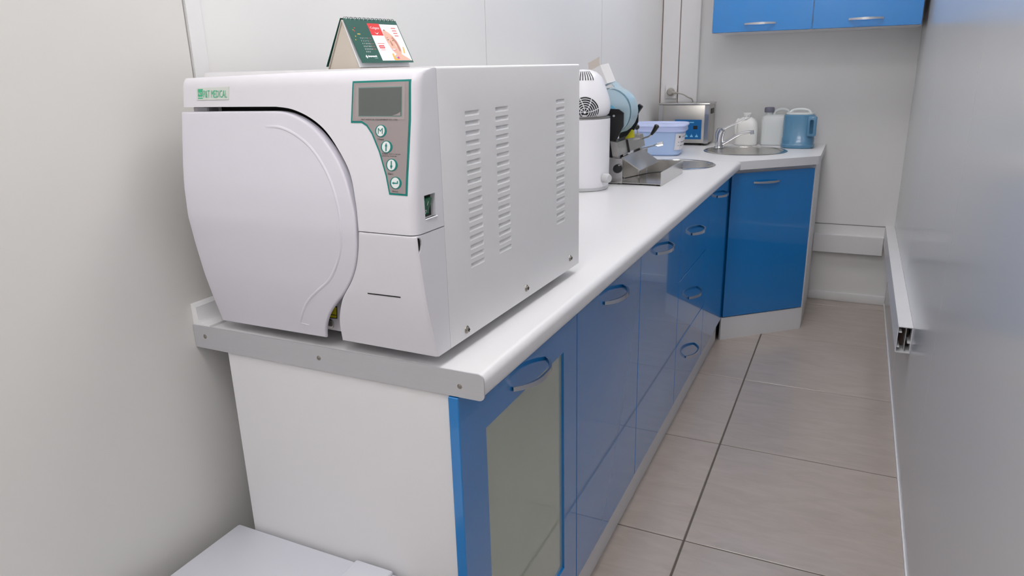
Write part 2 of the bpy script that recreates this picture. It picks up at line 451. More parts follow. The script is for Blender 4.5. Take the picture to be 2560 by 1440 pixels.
# ------------------------------------------------------------------ base cabinets
XD0, XD1 = 0.527, 0.545
CX0 = 0.0735
ZD0, ZD1 = 0.113, 0.828
def handle(y, z, parent, ax=None, half=0.075, reach=0.03):
    """bow handle lying along y on the door face; ax = (origin, along, out) for angled doors"""
    pts = []
    N = 14
    for k in range(N + 1):
        t = -1 + 2 * k / N
        out = reach * (1 - abs(t) ** 2.6)
        pts.append((t * half, out))
    rows = []
    for s_, o_ in pts:
        rows.append((s_, o_))
    mbh = MB(); vs = []; n = len(rows)
    hw, th = 0.0055, 0.0022
    for i, (s_, o_) in enumerate(rows):
        sa, oa = rows[max(i - 1, 0)], rows[min(i + 1, n - 1)]
        tx, to = oa[0] - sa[0], oa[1] - sa[1]; L = math.hypot(tx, to); tx /= L; to /= L
        nx, no = -to, tx
        wz = hw * (0.75 + 0.25 * (1 - abs(-1 + 2 * i / (n - 1))))
        for (dn, dz) in ((th, wz), (th, -wz), (-th, -wz), (-th, wz)):
            vs.append((s_ + nx * dn, o_ + no * dn, dz))
    fs = []
    for i in range(n - 1):
        for k in range(4): fs.append((i * 4 + k, i * 4 + (k + 1) % 4, (i + 1) * 4 + (k + 1) % 4, (i + 1) * 4 + k))
    fs += [(3, 2, 1, 0), tuple((n - 1) * 4 + k for k in range(4))]
    if ax is None: f = lambda s_, o_, dz: (XD1 + 0.0015 + o_, y + s_, z + dz)
    else:
        org, al, ou = ax; f = lambda s_, o_, dz: (org[0] + al[0] * s_ + ou[0] * (o_ + 0.0015), org[1] + al[1] * s_ + ou[1] * (o_ + 0.0015), z + dz)
    mbh.add([f(*p) for p in vs], fs)
    return part('handle', mbh, M_SATIN, parent, 'bowed satin chrome handle')

ys = [0.002, 0.509, 1.014, 1.520, 2.023, 2.525]
labels = ['white base cabinet with blue framed glass door at the worktop front end',
          'blue base cabinet with plain door right beside the glass-door cabinet',
          'blue base cabinet with plain door just before the drawer unit',
          'blue base cabinet with three stacked drawers',
          'narrow-looking blue base cabinet with plain door next to the diagonal corner cabinet']
def carcass(t, y0, y1, hollow=True):
    m = MB(); th = 0.016
    part('side_panel', MB().box(CX0, XD0 - 0.001, y0, y0 + th, 0.1, HB - 0.001), M_WLAM, t)
    part('side_panel', MB().box(CX0, XD0 - 0.001, y1 - th, y1, 0.1, HB - 0.001), M_WLAM, t)
    part('back_panel', MB().box(CX0, CX0 + 0.006, y0 + th, y1 - th, 0.1, HB - 0.001), M_WLAM, t)
    part('bottom_panel', MB().box(CX0 + 0.006, XD0 - 0.001, y0 + th, y1 - th, 0.1, 0.116), M_WLAM, t)
for i in range(5):
    y0, y1 = ys[i], ys[i + 1]
    t = thing('base_cabinet', labels[i], 'cabinet', ((CX0 + XD0) / 2, (y0 + y1) / 2, 0.0), group='base cabinets along the worktop')
    if i == 0:
        part('side_panel', MB().box(CX0, XD0 - 0.001, y0, y0 + 0.016, 0.0, HB - 0.001), M_WLAM, t)
        part('side_panel', MB().box(CX0, XD0 - 0.001, y1 - 0.017, y1 - 0.001, 0.1, HB - 0.001), M_WLAM, t)
        part('back_panel', MB().box(CX0, CX0 + 0.006, y0 + 0.016, y1 - 0.017, 0.1, HB - 0.001), M_WLAM, t)
        part('bottom_panel', MB().box(CX0 + 0.006, XD0 - 0.001, y0 + 0.016, y1 - 0.017, 0.1, 0.116), M_WLAM, t)
        part('shelf', MB().box(CX0 + 0.006, XD0 - 0.03, y0 + 0.016, y1 - 0.017, 0.45, 0.466), M_WLAM, t)
    else:
        carcass(t, y0 + 0.0005, y1 - 0.0005)
    a, b = y0 + 0.0015, y1 - 0.0015
    if i == 0: a = -0.004
    if i == 3:
        zs = [ZD0, 0.338, 0.58, ZD1]
        for k in range(3):
            za, zb = zs[k] + (0.0015 if k else 0), zs[k + 1] - (0.0015 if k < 2 else 0)
            d = part('drawer', MB().box(XD0, XD1, a, b, za, zb, 0.0012, 1), M_BLUE, t, 'glossy blue drawer front')
            handle(1.772, (0.232, 0.468, 0.71)[k], d)
    elif i == 0:
        gy0, gy1, gz0, gz1 = 0.081, 0.43, 0.207, 0.737
        fr = MB()
        d = part('door', MB().box(XD0, XD1, a, b, ZD0, ZD1, 0.0012, 1), M_BLUE, t, 'glossy blue door frame around a glass pane')
        cut(d, MB().box(XD0 - 0.02, XD1 + 0.02, gy0, gy1, gz0, gz1))
        part('glass_pane', MB().box(XD0 + 0.006, XD0 + 0.0125, gy0 - 0.0, gy1 + 0.0, gz0, gz1), M_GLASS, d, 'grey-green tinted glass pane')
        handle(0.258, 0.762, d)
    else:
        d = part('door', MB().box(XD0, XD1, a, b, ZD0, ZD1, 0.0012, 1), M_BLUE, t, 'glossy blue door')
        handle((0, 0.766, 1.262, 0, 2.272)[i], (0, 0.762, 0.762, 0, 0.762)[i], d)

single('plinth_board', MB().box(0.508, 0.5255, 0.018, 2.515, 0.0, 0.0995), M_WLAM, 'long white plinth board at the floor under the blue doors', 'plinth', (0.517, 1.26, 0))

# diagonal corner cabinet
E0 = Vector((0.5475, 2.5245)); E1 = Vector((0.8885, 2.831))
al = (E1 - E0).normalized(); ou = Vector((al.y, -al.x))
L = (E1 - E0).length
t = thing('corner_cabinet', 'diagonal blue-fronted corner cabinet under the far sink', 'cabinet', (0.6, 3.0, 0.0))
def dg(s_, o_): return (E0.x + al.x * s_ + ou.x * o_, E0.y + al.y * s_ + ou.y * o_)
def dprism(s0, s1, o0, o1, z0, z1):
    q = [dg(s0, o0), dg(s1, o0), dg(s1, o1), dg(s0, o1)]
    return MB().prism(q, lambda x, y: (x, y, z0), lambda x, y: (x, y, z1))
part('side_panel', MB().box(0.874, 0.8905, 2.842, YB - 0.013, 0, HB - 0.001), M_WLAM, t)
part('bottom_panel', MB().prism([dg(0.02, -0.022), dg(L - 0.03, -0.022), (0.872, YB - 0.015), (0.3, YB - 0.015), (0.3, 2.56)], lambda x, y: (x, y, 0.1), lambda x, y: (x, y, 0.116)), M_WLAM, t)
d = part('door', dprism(0.006, L - 0.004, -0.018, 0.0, 0.118, 0.812), M_BLUE, t, 'glossy blue diagonal door')
part('top_rail', dprism(0.004, L, -0.03, -0.0185, 0.80, HB - 0.001), M_WLAM, t)
part('plinth', dprism(0.0, L, -0.014, -0.002, 0.0, 0.113), M_WLAM, t, 'white plinth under the diagonal door')
c_ = dg(0.193, 0); handle(0, 0.765, d, ax=(c_, al, ou), half=0.07, reach=0.02)

# ------------------------------------------------------------------ wall cabinets
WY = 3.035
def wall_cab(x0, x1, hx, lab):
    t = thing('wall_cabinet', lab, 'cabinet', ((x0 + x1) / 2, 3.2, 1.44), group='blue wall cabinets')
    z0, z1 = 1.44, 2.14
    m = MB(); th = 0.016
    part('bottom_panel', MB().box(x0, x1, WY + 0.019, YB - 0.001, z0, z0 + th), M_WLAM, t, 'white underside')
    part('top_panel', MB().box(x0, x1, WY + 0.019, YB - 0.001, z1 - th, z1), M_WLAM, t)
    part('side_panel', MB().box(x0, x0 + th, WY + 0.019, YB - 0.001, z0 + th, z1 - th), M_WLAM, t)
    part('side_panel', MB().box(x1 - th, x1, WY + 0.019, YB - 0.001, z0 + th, z1 - th), M_WLAM, t)
    part('back_panel', MB().box(x0 + th, x1 - th, YB - 0.007, YB - 0.001, z0 + th, z1 - th), M_WLAM, t)
    d = part('door', MB().box(x0 + 0.0015, x1 - 0.0015, WY, WY + 0.018, z0 + 0.002, z1, 0.0012, 1), M_BLUE, t, 'glossy blue door')
    handle(0, 1.478, d, ax=((hx, WY), (1, 0), (0, -1)), half=0.072, reach=0.024)
wall_cab(0.332, 0.8, 0.562, 'left one of the two blue wall cabinets above the sink')
wall_cab(0.8, 1.26, 1.03, 'right one of the two blue wall cabinets, beside the glossy side wall')

# ------------------------------------------------------------------ cable trunking
def trunk_sec():
    """hollow U section with cover: outer width (from wall) 0.042, height 0.092"""
    pass
x0, x1, z0, z1, th = XR - 0.042, XR - 0.0005, 0.352, 0.444, 0.0028
ya, yb_ = 1.717, YB - 0.001
t = thing('cable_trunking', 'white plastic cable trunking along the right wall with open cut end', 'trunking', (XR - 0.02, 2.5, z0), group='white cable trunking')
part('base_channel', MB().box(x1 - th, x1, ya, yb_, z0, z1).box(x0, x1 - th, ya, yb_, z0, z0 + th).box(x0, x1 - th, ya, yb_, z1 - th, z1), M_TRIM, t)
part('cover', MB().box(x0 - 0.0025, x0 - 0.0001, ya + 0.002, yb_, z0 - 0.001, z1 + 0.001, 0.0008, 1), M_TRIM, t, 'white snap-on cover')
part('clip_rib', MB().box(x0 + 0.001, x0 + 0.008, ya + 0.001, yb_, z0 + 0.018, z0 + 0.021).box(x0 + 0.001, x0 + 0.010, ya + 0.001, yb_, z1 - 0.022, z1 - 0.019).box(x1 - 0.012, x1 - th, ya + 0.001, yb_, z0 + 0.035, z0 + 0.038), M_TRIM, t)
part('divider', MB().box(x0 + 0.022, x0 + 0.0235, ya + 0.006, yb_, z0 + th, z1 - th), M_GRILLE, t)
part('cable_core', MB().box(x0 + 0.006, x1 - 0.006, ya + 0.06, yb_, z0 + 0.006, z1 - 0.006), M_DUCTIN, t)
t = thing('cable_trunking', 'white plastic cable trunking along the end wall above the skirting', 'trunking', (1.07, YB - 0.02, 0.285), group='white cable trunking')
part('base_channel', MB().box(0.892, XR - 0.046, YB - 0.04, YB - 0.0005, 0.287, 0.383), M_TRIM, t)
part('cover', MB().box(0.892, XR - 0.046, YB - 0.0425, YB - 0.0401, 0.286, 0.384, 0.0008, 1), M_TRIM, t)

# ------------------------------------------------------------------ plastic upstand along wall on worktop
up = [(0.0005, 0.0), (0.04, 0.0), (0.04, 0.004), (0.018, 0.006), (0.0135, 0.012), (0.012, 0.035), (0.0075, 0.04), (0.0005, 0.0405)]
struct('trim_4', MB().prism(up, lambda x, z: (x, 0.0, H + 0.0002 + z), lambda x, z: (x, YB - 0.04, H + 0.0002 + z)), M_TRIM, 'white plastic upstand profile along the wall on the worktop')

# ------------------------------------------------------------------ autoclave
AUT = thing('autoclave', 'large white tabletop autoclave steriliser with curved front door', 'autoclave',
            (0.514, -0.0034, H), -math.radians(1.2), world=False)
ZO = 0.02                      # body bottom above worktop
AW, AH, AD = 0.447, 0.411, 0.573
_Z = [-.02, 0, .044, .09, .14, .19, .24, .27, .31, .354, .396, .43]
_V = [.006, 0, -.012, -.0226, -.0304, -.0366, -.0348, -.031, -.0245, -.017, -.0102, -.005]
_zz = np.linspace(-.02, .43, 451)
_vv = np.interp(_zz, _Z, _V)
_k = np.ones(15) / 15
_vv = np.convolve(np.pad(_vv, 7, mode='edge'), _k, 'valid')
def bow(z): return float(np.interp(z, _zz, _vv))
def bowr(x, z, rx=0.014, rz=0.02):
    v = bow(z)
    e = x + rx
    if e > 0: v += rx - math.sqrt(max(rx * rx - min(e, rx) ** 2, 0))
    e = -AW + 0.008 - x
    if e > 0: v += 0.008 - math.sqrt(max(0.008 ** 2 - min(e, 0.008) ** 2, 0))
    e = z - (AH - rz)
    if e > 0: v += rz - math.sqrt(max(rz * rz - min(e, rz) ** 2, 0))
    return v
def slab(outline, vf, back, r=0.0, cuts_z=None, cuts_x=()):
    """solid with a curved front: 2D outline (x,z), front surface v=vf(x,z), flat back at y=back (or callable)"""
    mb = MB()
    pts = [Vector((p[0], p[1])) for p in outline]
    area = sum(pts[i].x * pts[(i + 1) % len(pts)].y - pts[(i + 1) % len(pts)].x * pts[i].y for i in range(len(pts)))
    if area < 0: pts.reverse()
    def inset(d):
        out = []; n = len(pts)
        for i in range(n):
            a, b, c = pts[i - 1], pts[i], pts[(i + 1) % n]
            e1 = (b - a).normalized(); e2 = (c - b).normalized()
            n1 = Vector((-e1.y, e1.x)); n2 = Vector((-e2.y, e2.x))
            m = n1 + n2
            m = m / max(m.dot(m) / 2, 0.35)
            out.append(b + m * d)
        return out
    bf = back if callable(back) else (lambda x, z: back)
    inner = inset(r) if r > 0 else pts
    # front face: flat polygon cut into strips, then bowed; the walls grow from its cut boundary
    bm = bmesh.new()
    cv, ce, cf, _a, _b, _c = delaunay_2d_cdt([Vector((p[0], p[1])) for p in inner], [], [list(range(len(inner)))], 1, 1e-7)
    vs = [bm.verts.new((p.x, 0, p.y)) for p in cv]
    for q in cf: bm.faces.new([vs[i] for i in q])
    z0, z1 = min(p.y for p in inner), max(p.y for p in inner)
    for z in (cuts_z if cuts_z is not None else np.arange(z0 + 0.006, z1, 0.009)):
        bmesh.ops.bisect_plane(bm, geom=bm.verts[:] + bm.edges[:] + bm.faces[:], dist=1e-6, plane_co=(0, 0, float(z)), plane_no=(0, 0, 1))
    for x in cuts_x:
        bmesh.ops.bisect_plane(bm, geom=bm.verts[:] + bm.edges[:] + bm.faces[:], dist=1e-6, plane_co=(float(x), 0, 0), plane_no=(1, 0, 0))
    bmesh.ops.remove_doubles(bm, verts=bm.verts, dist=1e-6)
    bm.verts.index_update()
    mb.add([(v.co.x, vf(v.co.x, v.co.z), v.co.z + ZO) for v in bm.verts], [tuple(q.index for q in g.verts) for g in bm.faces])
    # ordered boundary loop
    nxt = {}
    for e in bm.edges:
        if len(e.link_loops) == 1:
            l = e.link_loops[0]; nxt[l.vert.index] = l.link_loop_next.vert.index
    co = {v.index: Vector((v.co.x, v.co.z)) for v in bm.verts}
    bm.free()
    st0 = next(iter(nxt)); loop = [st0]
    while nxt[loop[-1]] != st0: loop.append(nxt[loop[-1]])
    lp_ = [co[i] for i in loop]; n = len(lp_)
    ar = sum(lp_[i].x * lp_[(i + 1) % n].y - lp_[(i + 1) % n].x * lp_[i].y for i in range(n))
    sg = 1 if ar > 0 else -1
    def outset(d):
        if d <= 0: return lp_
        out = []
        for i in range(n):
            e1 = (lp_[i] - lp_[i - 1]).normalized(); e2 = (lp_[(i + 1) % n] - lp_[i]).normalized()
            m = Vector((e1.y, -e1.x)) + Vector((e2.y, -e2.x))
            m = m / max(m.dot(m) / 2, 0.35) * sg
            out.append(lp_[i] + m * d)
        return out
    rings = [[(p.x, vf(p.x, p.y), p.y + ZO) for p in lp_]]
    if r > 0:
        for k in range(1, 5):
            a = k / 4 * math.pi / 2
            rings.append([(q.x, vf(p.x, p.y) + r * (1 - math.cos(a)), q.y + ZO) for p, q in zip(lp_, outset(r * math.sin(a)))])
    rings.append([(q.x, bf(q.x, q.y), q.y + ZO) for q in outset(r)])
    for i in range(len(rings) - 1):
        mb.add(rings[i] + rings[i + 1], [(k, (k + 1) % n, n + (k + 1) % n, n + k) for k in range(n)])
    mb.add(rings[-1], [tuple(range(n - 1, -1, -1))])
    return mb
def decal(verts2d, faces, h=0.0004, vf=None):
    vf = vf or bowr
    return MB().add([(x, vf(x, z) - h, z + ZO) for x, z in verts2d], faces)
def plate(outline, h, vf=None, cuts=None):
    vf = vf or bowr
    return slab(outline, lambda x, z: vf(x, z) - h, lambda x, z: vf(x, z) + 0.0008, 0.0, cuts)

# metal cover (body) with pressed louvres on the right side
rr = 0.004
sec = [(-AW, 0), (0, 0)]
for k in range(5):
    a = k / 4 * math.pi / 2; sec.append((-rr + rr * math.cos(a), AH + 0.002 - rr + rr * math.sin(a)))
for k in range(5):
    a = math.pi / 2 + k / 4 * math.pi / 2; sec.append((-AW + rr + rr * math.cos(a), AH + 0.002 - rr + rr * math.sin(a)))
body = part('body', MB().prism(sec, lambda x, z: (x, 0.0372, z + ZO), lambda x, z: (x, AD, z + ZO)), M_CASE, AUT)
cols = ((0.1095, 0.1535), (0.2065, 0.2518), (0.4525, 0.4952))
LH, LD = 0.0078, 0.0038
cutter = MB(); spots = []
for ya, yb_ in cols:
    for k in range(17):
        zt = 0.3492 - k * (0.3492 - 0.1165) / 16
        cutter.box(-LD, 0.01, ya, yb_, zt - LH + ZO, zt + ZO); spots.append((ya, yb_, zt))
cut(body, cutter)
lsrc = {}
for ya, yb_, zt in spots:
    key = round(yb_ - ya, 4)
    if key not in lsrc:
        wdt = yb_ - ya; e = 0.0
        vs = []
        prof = [(-LD + 0.0001, 0.0), (-LD * 0.93, -LH * 0.22), (-LD * 0.55, -LH * 0.6), (-0.0001, -LH + 0.0001)]
        for x, z in prof: vs += [(x, 0.0001, z), (x, 0.004, z), (x, wdt - 0.004, z), (x, wdt - 0.0001, z)]
        # ends rise to the surface
        for i in range(4):
            vs[i * 4] = (-0.0001, 0.0001, prof[i][1]); vs[i * 4 + 3] = (-0.0001, wdt - 0.0001, prof[i][1])
        fs = [(i * 4 + k, i * 4 + k + 1, (i + 1) * 4 + k + 1, (i + 1) * 4 + k) for i in range(3) for k in range(3)]
        lsrc[key] = MB().add(vs, fs).mesh('vent_louvre', M_CASE, smooth=50)
        # normals outwards
    o = bpy.data.objects.new('vent_louvre', lsrc[key]); COL.objects.link(o); o.parent = body; o.location = (0, ya, zt + ZO)
for y, z in ((0.0869, 0.014), (0.308, 0.019), (0.5225, 0.0234)):
    M = Matrix.Translation((0, y, z + ZO)) @ Matrix.Rotation(math.pi / 2, 4, 'Y')
    s_ = part('screw', MB().lathe([(0.0065, 0.0), (0.0062, 0.0012), (0.0045, 0.0014), (0.0044, 0.003), (0.003, 0.0042), (0.0001, 0.0045)], n=18).xform(M), M_SCREW, body)
    part('screw_slot', MB().box(0.0042, 0.0049, y - 0.0006, y + 0.0006, z + ZO - 0.003, z + ZO + 0.003).box(0.0042, 0.0049, y - 0.003, y + 0.003, z + ZO - 0.0006, z + ZO + 0.0006), M_DARK, s_)
for x, y in ((-0.05, 0.1), (-0.39, 0.1), (-0.05, 0.5), (-0.39, 0.5)):
    part('foot', MB().lathe([(0.018, 0.0), (0.02, 0.004), (0.02, ZO + 0.001)], (x, y, 0.0), 20), M_RUB, AUT)

# outlines on the front (x, z)
door_r = [(-0.2466, 0.3561), (-0.2234, 0.3534), (-0.1929, 0.343), (-0.1631, 0.3246), (-0.1337, 0.2944), (-0.115, 0.2631), (-0.1039, 0.2245),
          (-0.1018, 0.1902), (-0.1085, 0.1529), (-0.1235, 0.1196), (-0.1455, 0.0908), (-0.1690, 0.0685), (-0.1884, 0.0471), (-0.2037, 0.0232), (-0.2125, -0.0005)]
dr = [tuple(p) for p in catmull([(a, b, 0) for a, b in door_r], 5)]
door_o = [(-AW + 0.001, 0.354), (-0.3528, 0.3553)] + [(p[0], p[1]) for p in dr] + [(-AW + 0.001, -0.004)]
door_o = [door_o[0]] + [((door_o[0][0] + (door_o[1][0] - door_o[0][0]) * k / 6), (door_o[0][1] + (door_o[1][1] - door_o[0][1]) * k / 6)) for k in range(1, 6)] + door_o[1:]
for k in range(1, 12): door_o.append((-AW + 0.001, -0.004 + (0.354 + 0.004) * k / 12))
bc = [(-0.2465, 0.3625), (-0.2157, 0.359), (-0.1818, 0.3475), (-0.1522, 0.329), (-0.1256, 0.2995), (-0.1069, 0.2689), (-0.0990, 0.2304), (-0.0975, 0.192)]
bcut = [tuple(p)[:2] for p in catmull([(a, b, 0) for a, b in bc], 5)]
bez_o = [(-AW, 0.3615), (-0.4049, 0.3618), (-0.319, 0.3623)] + bcut
bez_o += [(-0.05, 0.1920), (-0.02, 0.1922), (-0.01, 0.1923), (0, 0.1923)] + [(0, 0.1923 + (AH - 0.02 - 0.1923) * k / 10) for k in range(1, 11)]
bez_o += [(0, AH - 0.014), (0, AH - 0.008), (0, AH - 0.003), (0, AH), (-0.004, AH), (-0.008, AH), (-0.014, AH), (-0.1, AH), (-0.2, AH - 0.001), (-0.3, AH - 0.003), (-0.43, AH - 0.0055), (-AW + 0.004, AH - 0.006), (-AW, AH - 0.009), (-AW, AH - 0.014), (-AW, AH - 0.02)]
pc = [(-0.0975, 0.1902), (-0.1030, 0.1657), (-0.1128, 0.1368), (-0.1290, 0.1093), (-0.1525, 0.0799), (-0.1662, 0.0537), (-0.1739, 0.0308), (-0.1790, 0.0)]
pcut = [tuple(p)[:2] for p in catmull([(a, b, 0) for a, b in pc], 5)]
pan_o = pcut + [(-0.1, 0.0), (-0.03, 0.0), (-0.008, 0.0), (0, 0.0)] + [(0, 0.1906 * k / 12) for k in range(1, 13)] + [(-0.008, 0.1906), (-0.03, 0.1905)]
cx_r = [-AW + 0.008, -AW + 0.006, -AW + 0.004, -AW + 0.002, -AW + 0.0007, -0.014, -0.0115, -0.009, -0.0065, -0.004, -0.002, -0.0008]
cz_r = list(np.arange(0.2, AH - 0.02, 0.009)) + [AH - 0.02 + 0.02 * k / 8 for k in range(8)]
bez = part('front_bezel', slab(bez_o, bowr, 0.0365, 0.0, cz_r, cx_r), M_BEZ, AUT, smooth=28)
lvf = lambda x, z: bow(z) + (0 if x < -0.006 else 0.006 - math.sqrt(max(0.006 ** 2 - min(x + 0.006, 0.006) ** 2, 0)))
low = part('lower_front_panel', slab(pan_o, lambda x, z: lvf(x, z) - 0.0006, 0.0365, 0.0012, None, [-0.006, -0.0045, -0.003, -0.0015, -0.0006]), M_BEZ, AUT, 'plain white lower panel with printer slot', smooth=28)
door = part('door', slab(door_o, lambda x, z: bow(z) - 0.0015, lambda x, z: bow(z) + float(np.interp(z, [0.05, 0.13], [0.0035, 0.012])), 0.003), M_DOORP, AUT, 'large D-shaped front door', smooth=28)

# raised curved ridge on the door
rg = [(-0.2679, 0.3343), (-0.2387, 0.3335), (-0.2117, 0.3254), (-0.1813, 0.3081), (-0.1553, 0.281), (-0.1368, 0.2481), (-0.1290, 0.2114), (-0.1315, 0.1756), (-0.1445, 0.1432), (-0.1680, 0.1102), (-0.1970, 0.0879), (-0.2241, 0.0667), (-0.2443, 0.042), (-0.2580, 0.02)]
def ridge(pts2, width, hgt, taper=True):
    P = [Vector((p[0], p[1])) for p in pts2]; n = len(P); vs = []; m = 7
    for i, p in enumerate(P):
        tg = (P[min(i + 1, n - 1)] - P[max(i - 1, 0)]).normalized(); nn = Vector((-tg.y, tg.x))
        u = i / (n - 1); h = hgt * (min(1, u / 0.06, (1 - u) / 0.03) if taper else 1)
        for k in range(m):
            s_ = -1 + 2 * k / (m - 1)
            q = p + nn * s_ * width
            prof = (1 - s_ * s_)
            vs.append((q.x, bow(q.y) - 0.0014 - h * prof, q.y + ZO))
    fs = [(i * m + k, i * m + k + 1, (i + 1) * m + k + 1, (i + 1) * m + k) for i in range(n - 1) for k in range(m - 1)]
    return MB().add(vs, fs)
rc = [tuple(p)[:2] for p in catmull([(a, b, 0) for a, b in rg], 7)]
part('door_ridge', ridge(rc, 0.0026, 0.0012), M_DOORP, door, 'raised curved line')
part('door_ridge', ridge([(-0.2600, 0.0200), (-0.2520, 0.0198), (-0.2440, 0.0195), (-0.2385, 0.0192)], 0.0012, 0.001), M_DOORP, door)

# plate coloured near-black for the shade behind the door, and white inner base
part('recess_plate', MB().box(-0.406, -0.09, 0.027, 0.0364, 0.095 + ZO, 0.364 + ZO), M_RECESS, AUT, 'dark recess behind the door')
part('hinge_block', MB().box(-AW + 0.002, -AW + 0.036, 0.004, 0.0268, 0.3 + ZO, 0.3612 + ZO, 0.002, 1), M_BEZ, AUT, 'white hinge block')
ib = part('inner_base', MB().box(-0.30, -0.14, 0.022, 0.0364, 0.004 + ZO, 0.0949 + ZO), M_BEZ, AUT, 'white inner base seen in the gap beside the door')
ytab = 0.0219
wl_o = [(-0.2125, 0.0445), (-0.1900, 0.0475), (-0.1925, 0.0255), (-0.2150, 0.0235)]
part('warning_label', MB().add([(x - 0.012, ytab - 0.0006, z + ZO) for x, z in wl_o], [(0, 1, 2, 3)]), M_DARK, ib, 'small yellow and black warning label')
cxl, czl = -0.2025, 0.0352
part('label_face', MB().add([(cxl + (x - cxl) * 0.87 - 0.012, ytab - 0.0009, czl + (z - czl) * 0.84 + ZO) for x, z in wl_o], [(0, 1, 2, 3)]), M_YEL, ib)
part('label_rule', MB().add([(cxl + (x - cxl) * 0.8 - 0.012, ytab - 0.0012, czl - 0.0038 + (z - czl) * 0.06 + ZO) for x, z in wl_o], [(0, 1, 2, 3)]), M_DARK, ib)
M = Matrix.Translation((-0.2210, ytab, 0.0148 + ZO)) @ Matrix.Rotation(math.pi / 2, 4, 'X')
part('bolt', MB().lathe([(0.0085, 0.0), (0.0083, 0.003), (0.006, 0.0042), (0.0001, 0.0045)], n=22).xform(M), M_STEEL, ib)

# printer slot
sl = [(-0.1012, 0.0938), (-0.0423, 0.0949), (-0.0423, 0.0967), (-0.1012, 0.0956)]
part('printer_slot', plate(sl, 0.0011, lvf), M_DARK, low, 'thin dark serrated paper slot')

# brand plate
bp_o = [(-0.4105, 0.3722), (-0.3415, 0.3730), (-0.3410, 0.3916), (-0.4105, 0.3902)]
bpl = part('brand_plate', plate(bp_o, 0.0010), M_PLATE, AUT, 'pale name plate with green lettering')
lg = [(-0.4075, 0.3775), (-0.3970, 0.3775), (-0.3970, 0.3890), (-0.4075, 0.3888)]
part('logo', plate(lg, 0.0014), M_GRNPRINT, bpl, 'green square logo')
vs, fs = fit_text('P&T', -0.4068, -0.3978, 0.3800, 0.3838); part('logo_letters', decal(vs, fs, 0.0018), M_PLATE, bpl)
vs, fs = fit_text('P&T MEDICAL', -0.3950, -0.3450, 0.3758, 0.3868); part('lettering', decal(vs, fs, 0.0016), M_GRNPRINT, bpl)
part('logo_caption', plate([(-0.4075, 0.3742), (-0.3970, 0.3743), (-0.3970, 0.3760), (-0.4075, 0.3759)], 0.0013), M_GRNPRINT, bpl)

# control panel
cp = [(-0.1058, 0.3963), (-0.0101, 0.3975), (-0.0088, 0.3457), (-0.0095, 0.3044), (-0.0112, 0.2465), (-0.0408, 0.2470), (-0.0467, 0.2716), (-0.0588, 0.3031), (-0.0716, 0.3266), (-0.0807, 0.3370), (-0.0889, 0.3411), (-0.1076, 0.3411)]
def shrink(o, d):
    P = [Vector(p) for p in o]; n = len(P); out = []
    a = sum(P[i].x * P[(i + 1) % n].y - P[(i + 1) % n].x * P[i].y for i in range(n)); sg = 1 if a > 0 else -1
    for i in range(n):
        e1 = (P[i] - P[i - 1]).normalized(); e2 = (P[(i + 1) % n] - P[i]).normalized()
        m = Vector((-e1.y, e1.x)) + Vector((-e2.y, e2.x)); m = m / max(m.dot(m) / 2, 0.3)
        out.append(tuple(P[i] + m * d * sg))
    return out
zc = list(np.arange(0.25, 0.397, 0.006))
cpo = part('control_panel', plate(cp, 0.0008, cuts=zc), M_TEAL, AUT, 'grey membrane control panel with teal border')
part('panel_face', plate(shrink(cp, 0.0026), 0.0012, cuts=zc), M_PGREY, cpo)
part('screen_film', plate([(-0.1005, 0.3455), (-0.0175, 0.3462), (-0.0180, 0.3925), (-0.1000, 0.3912)], 0.00135, cuts=zc), mat('film_grey', srgb(166, 156, 156), 0.2, coat=0.5), cpo)
part('screen_rim', plate([(-0.0945, 0.3496), (-0.0218, 0.3500), (-0.0225, 0.3888), (-0.0950, 0.3880)], 0.0015, cuts=zc), M_LCDRIM, cpo)
part('screen', plate([(-0.0933, 0.3508), (-0.0230, 0.3512), (-0.0236, 0.3877), (-0.0938, 0.3869)], 0.0018, cuts=zc), M_LCD, cpo, 'blank dark grey display')
part('film_wrinkle', plate([(-0.0380, 0.3512), (-0.0238, 0.3513), (-0.0240, 0.3562), (-0.0300, 0.3532)], 0.0021, cuts=[]), M_PGREY, cpo)
vs, fs = fit_text('P&T MEDICAL EQUIPMENT CO.,LTD', -0.0890, -0.0284, 0.3446, 0.3468); part('lettering', decal(vs, fs, 0.0018), M_PRINT, cpo)
btn = [(-0.0556, 0.3311), (-0.0456, 0.3103), (-0.0364, 0.2868), (-0.0294, 0.2632)]
for k, (bx_, bz_) in enumerate(btn):
    b_ = part('button', plate(ell(bx_, bz_, 0.0094, 0.0081), 0.0019, cuts=[bz_ - 0.004, bz_, bz_ + 0.004]), M_TEAL, cpo, ['round menu button with the letter M', 'round up-arrow button', 'round down-arrow button', 'round enter button'][k])
    part('button_face', plate(ell(bx_ - 0.0002, bz_ + 0.0001, 0.0068, 0.0071), 0.0024, cuts=[bz_ - 0.003, bz_, bz_ + 0.003]), M_BTN, b_)
    if k == 0:
        vs, fs = fit_text('M', bx_ - 0.0042, bx_ + 0.0038, bz_ - 0.0038, bz_ + 0.0038)
    else:
        if k in (1, 2):
            pts = [(-.0009, -.0055), (.0009, -.0055), (.0009, .0008), (.0021, .0008), (0, .0058), (-.0021, .0008), (-.0009, .0008)]
            if k == 2: pts = [(x, -z) for x, z in pts]
        else:
            pts = [(-.0058, 0), (-.0020, .0016), (-.0020, .0006), (.0028, .0006), (.0028, .0030), (.0045, .0030), (.0045, -.0008), (-.0020, -.0008), (-.0020, -.0018)]
        vs = [(bx_ + x, bz_ + z) for x, z in pts]; fs = [tuple(range(len(vs)))]
    part('symbol', decal(vs, fs, 0.0028), M_TEAL, b_)
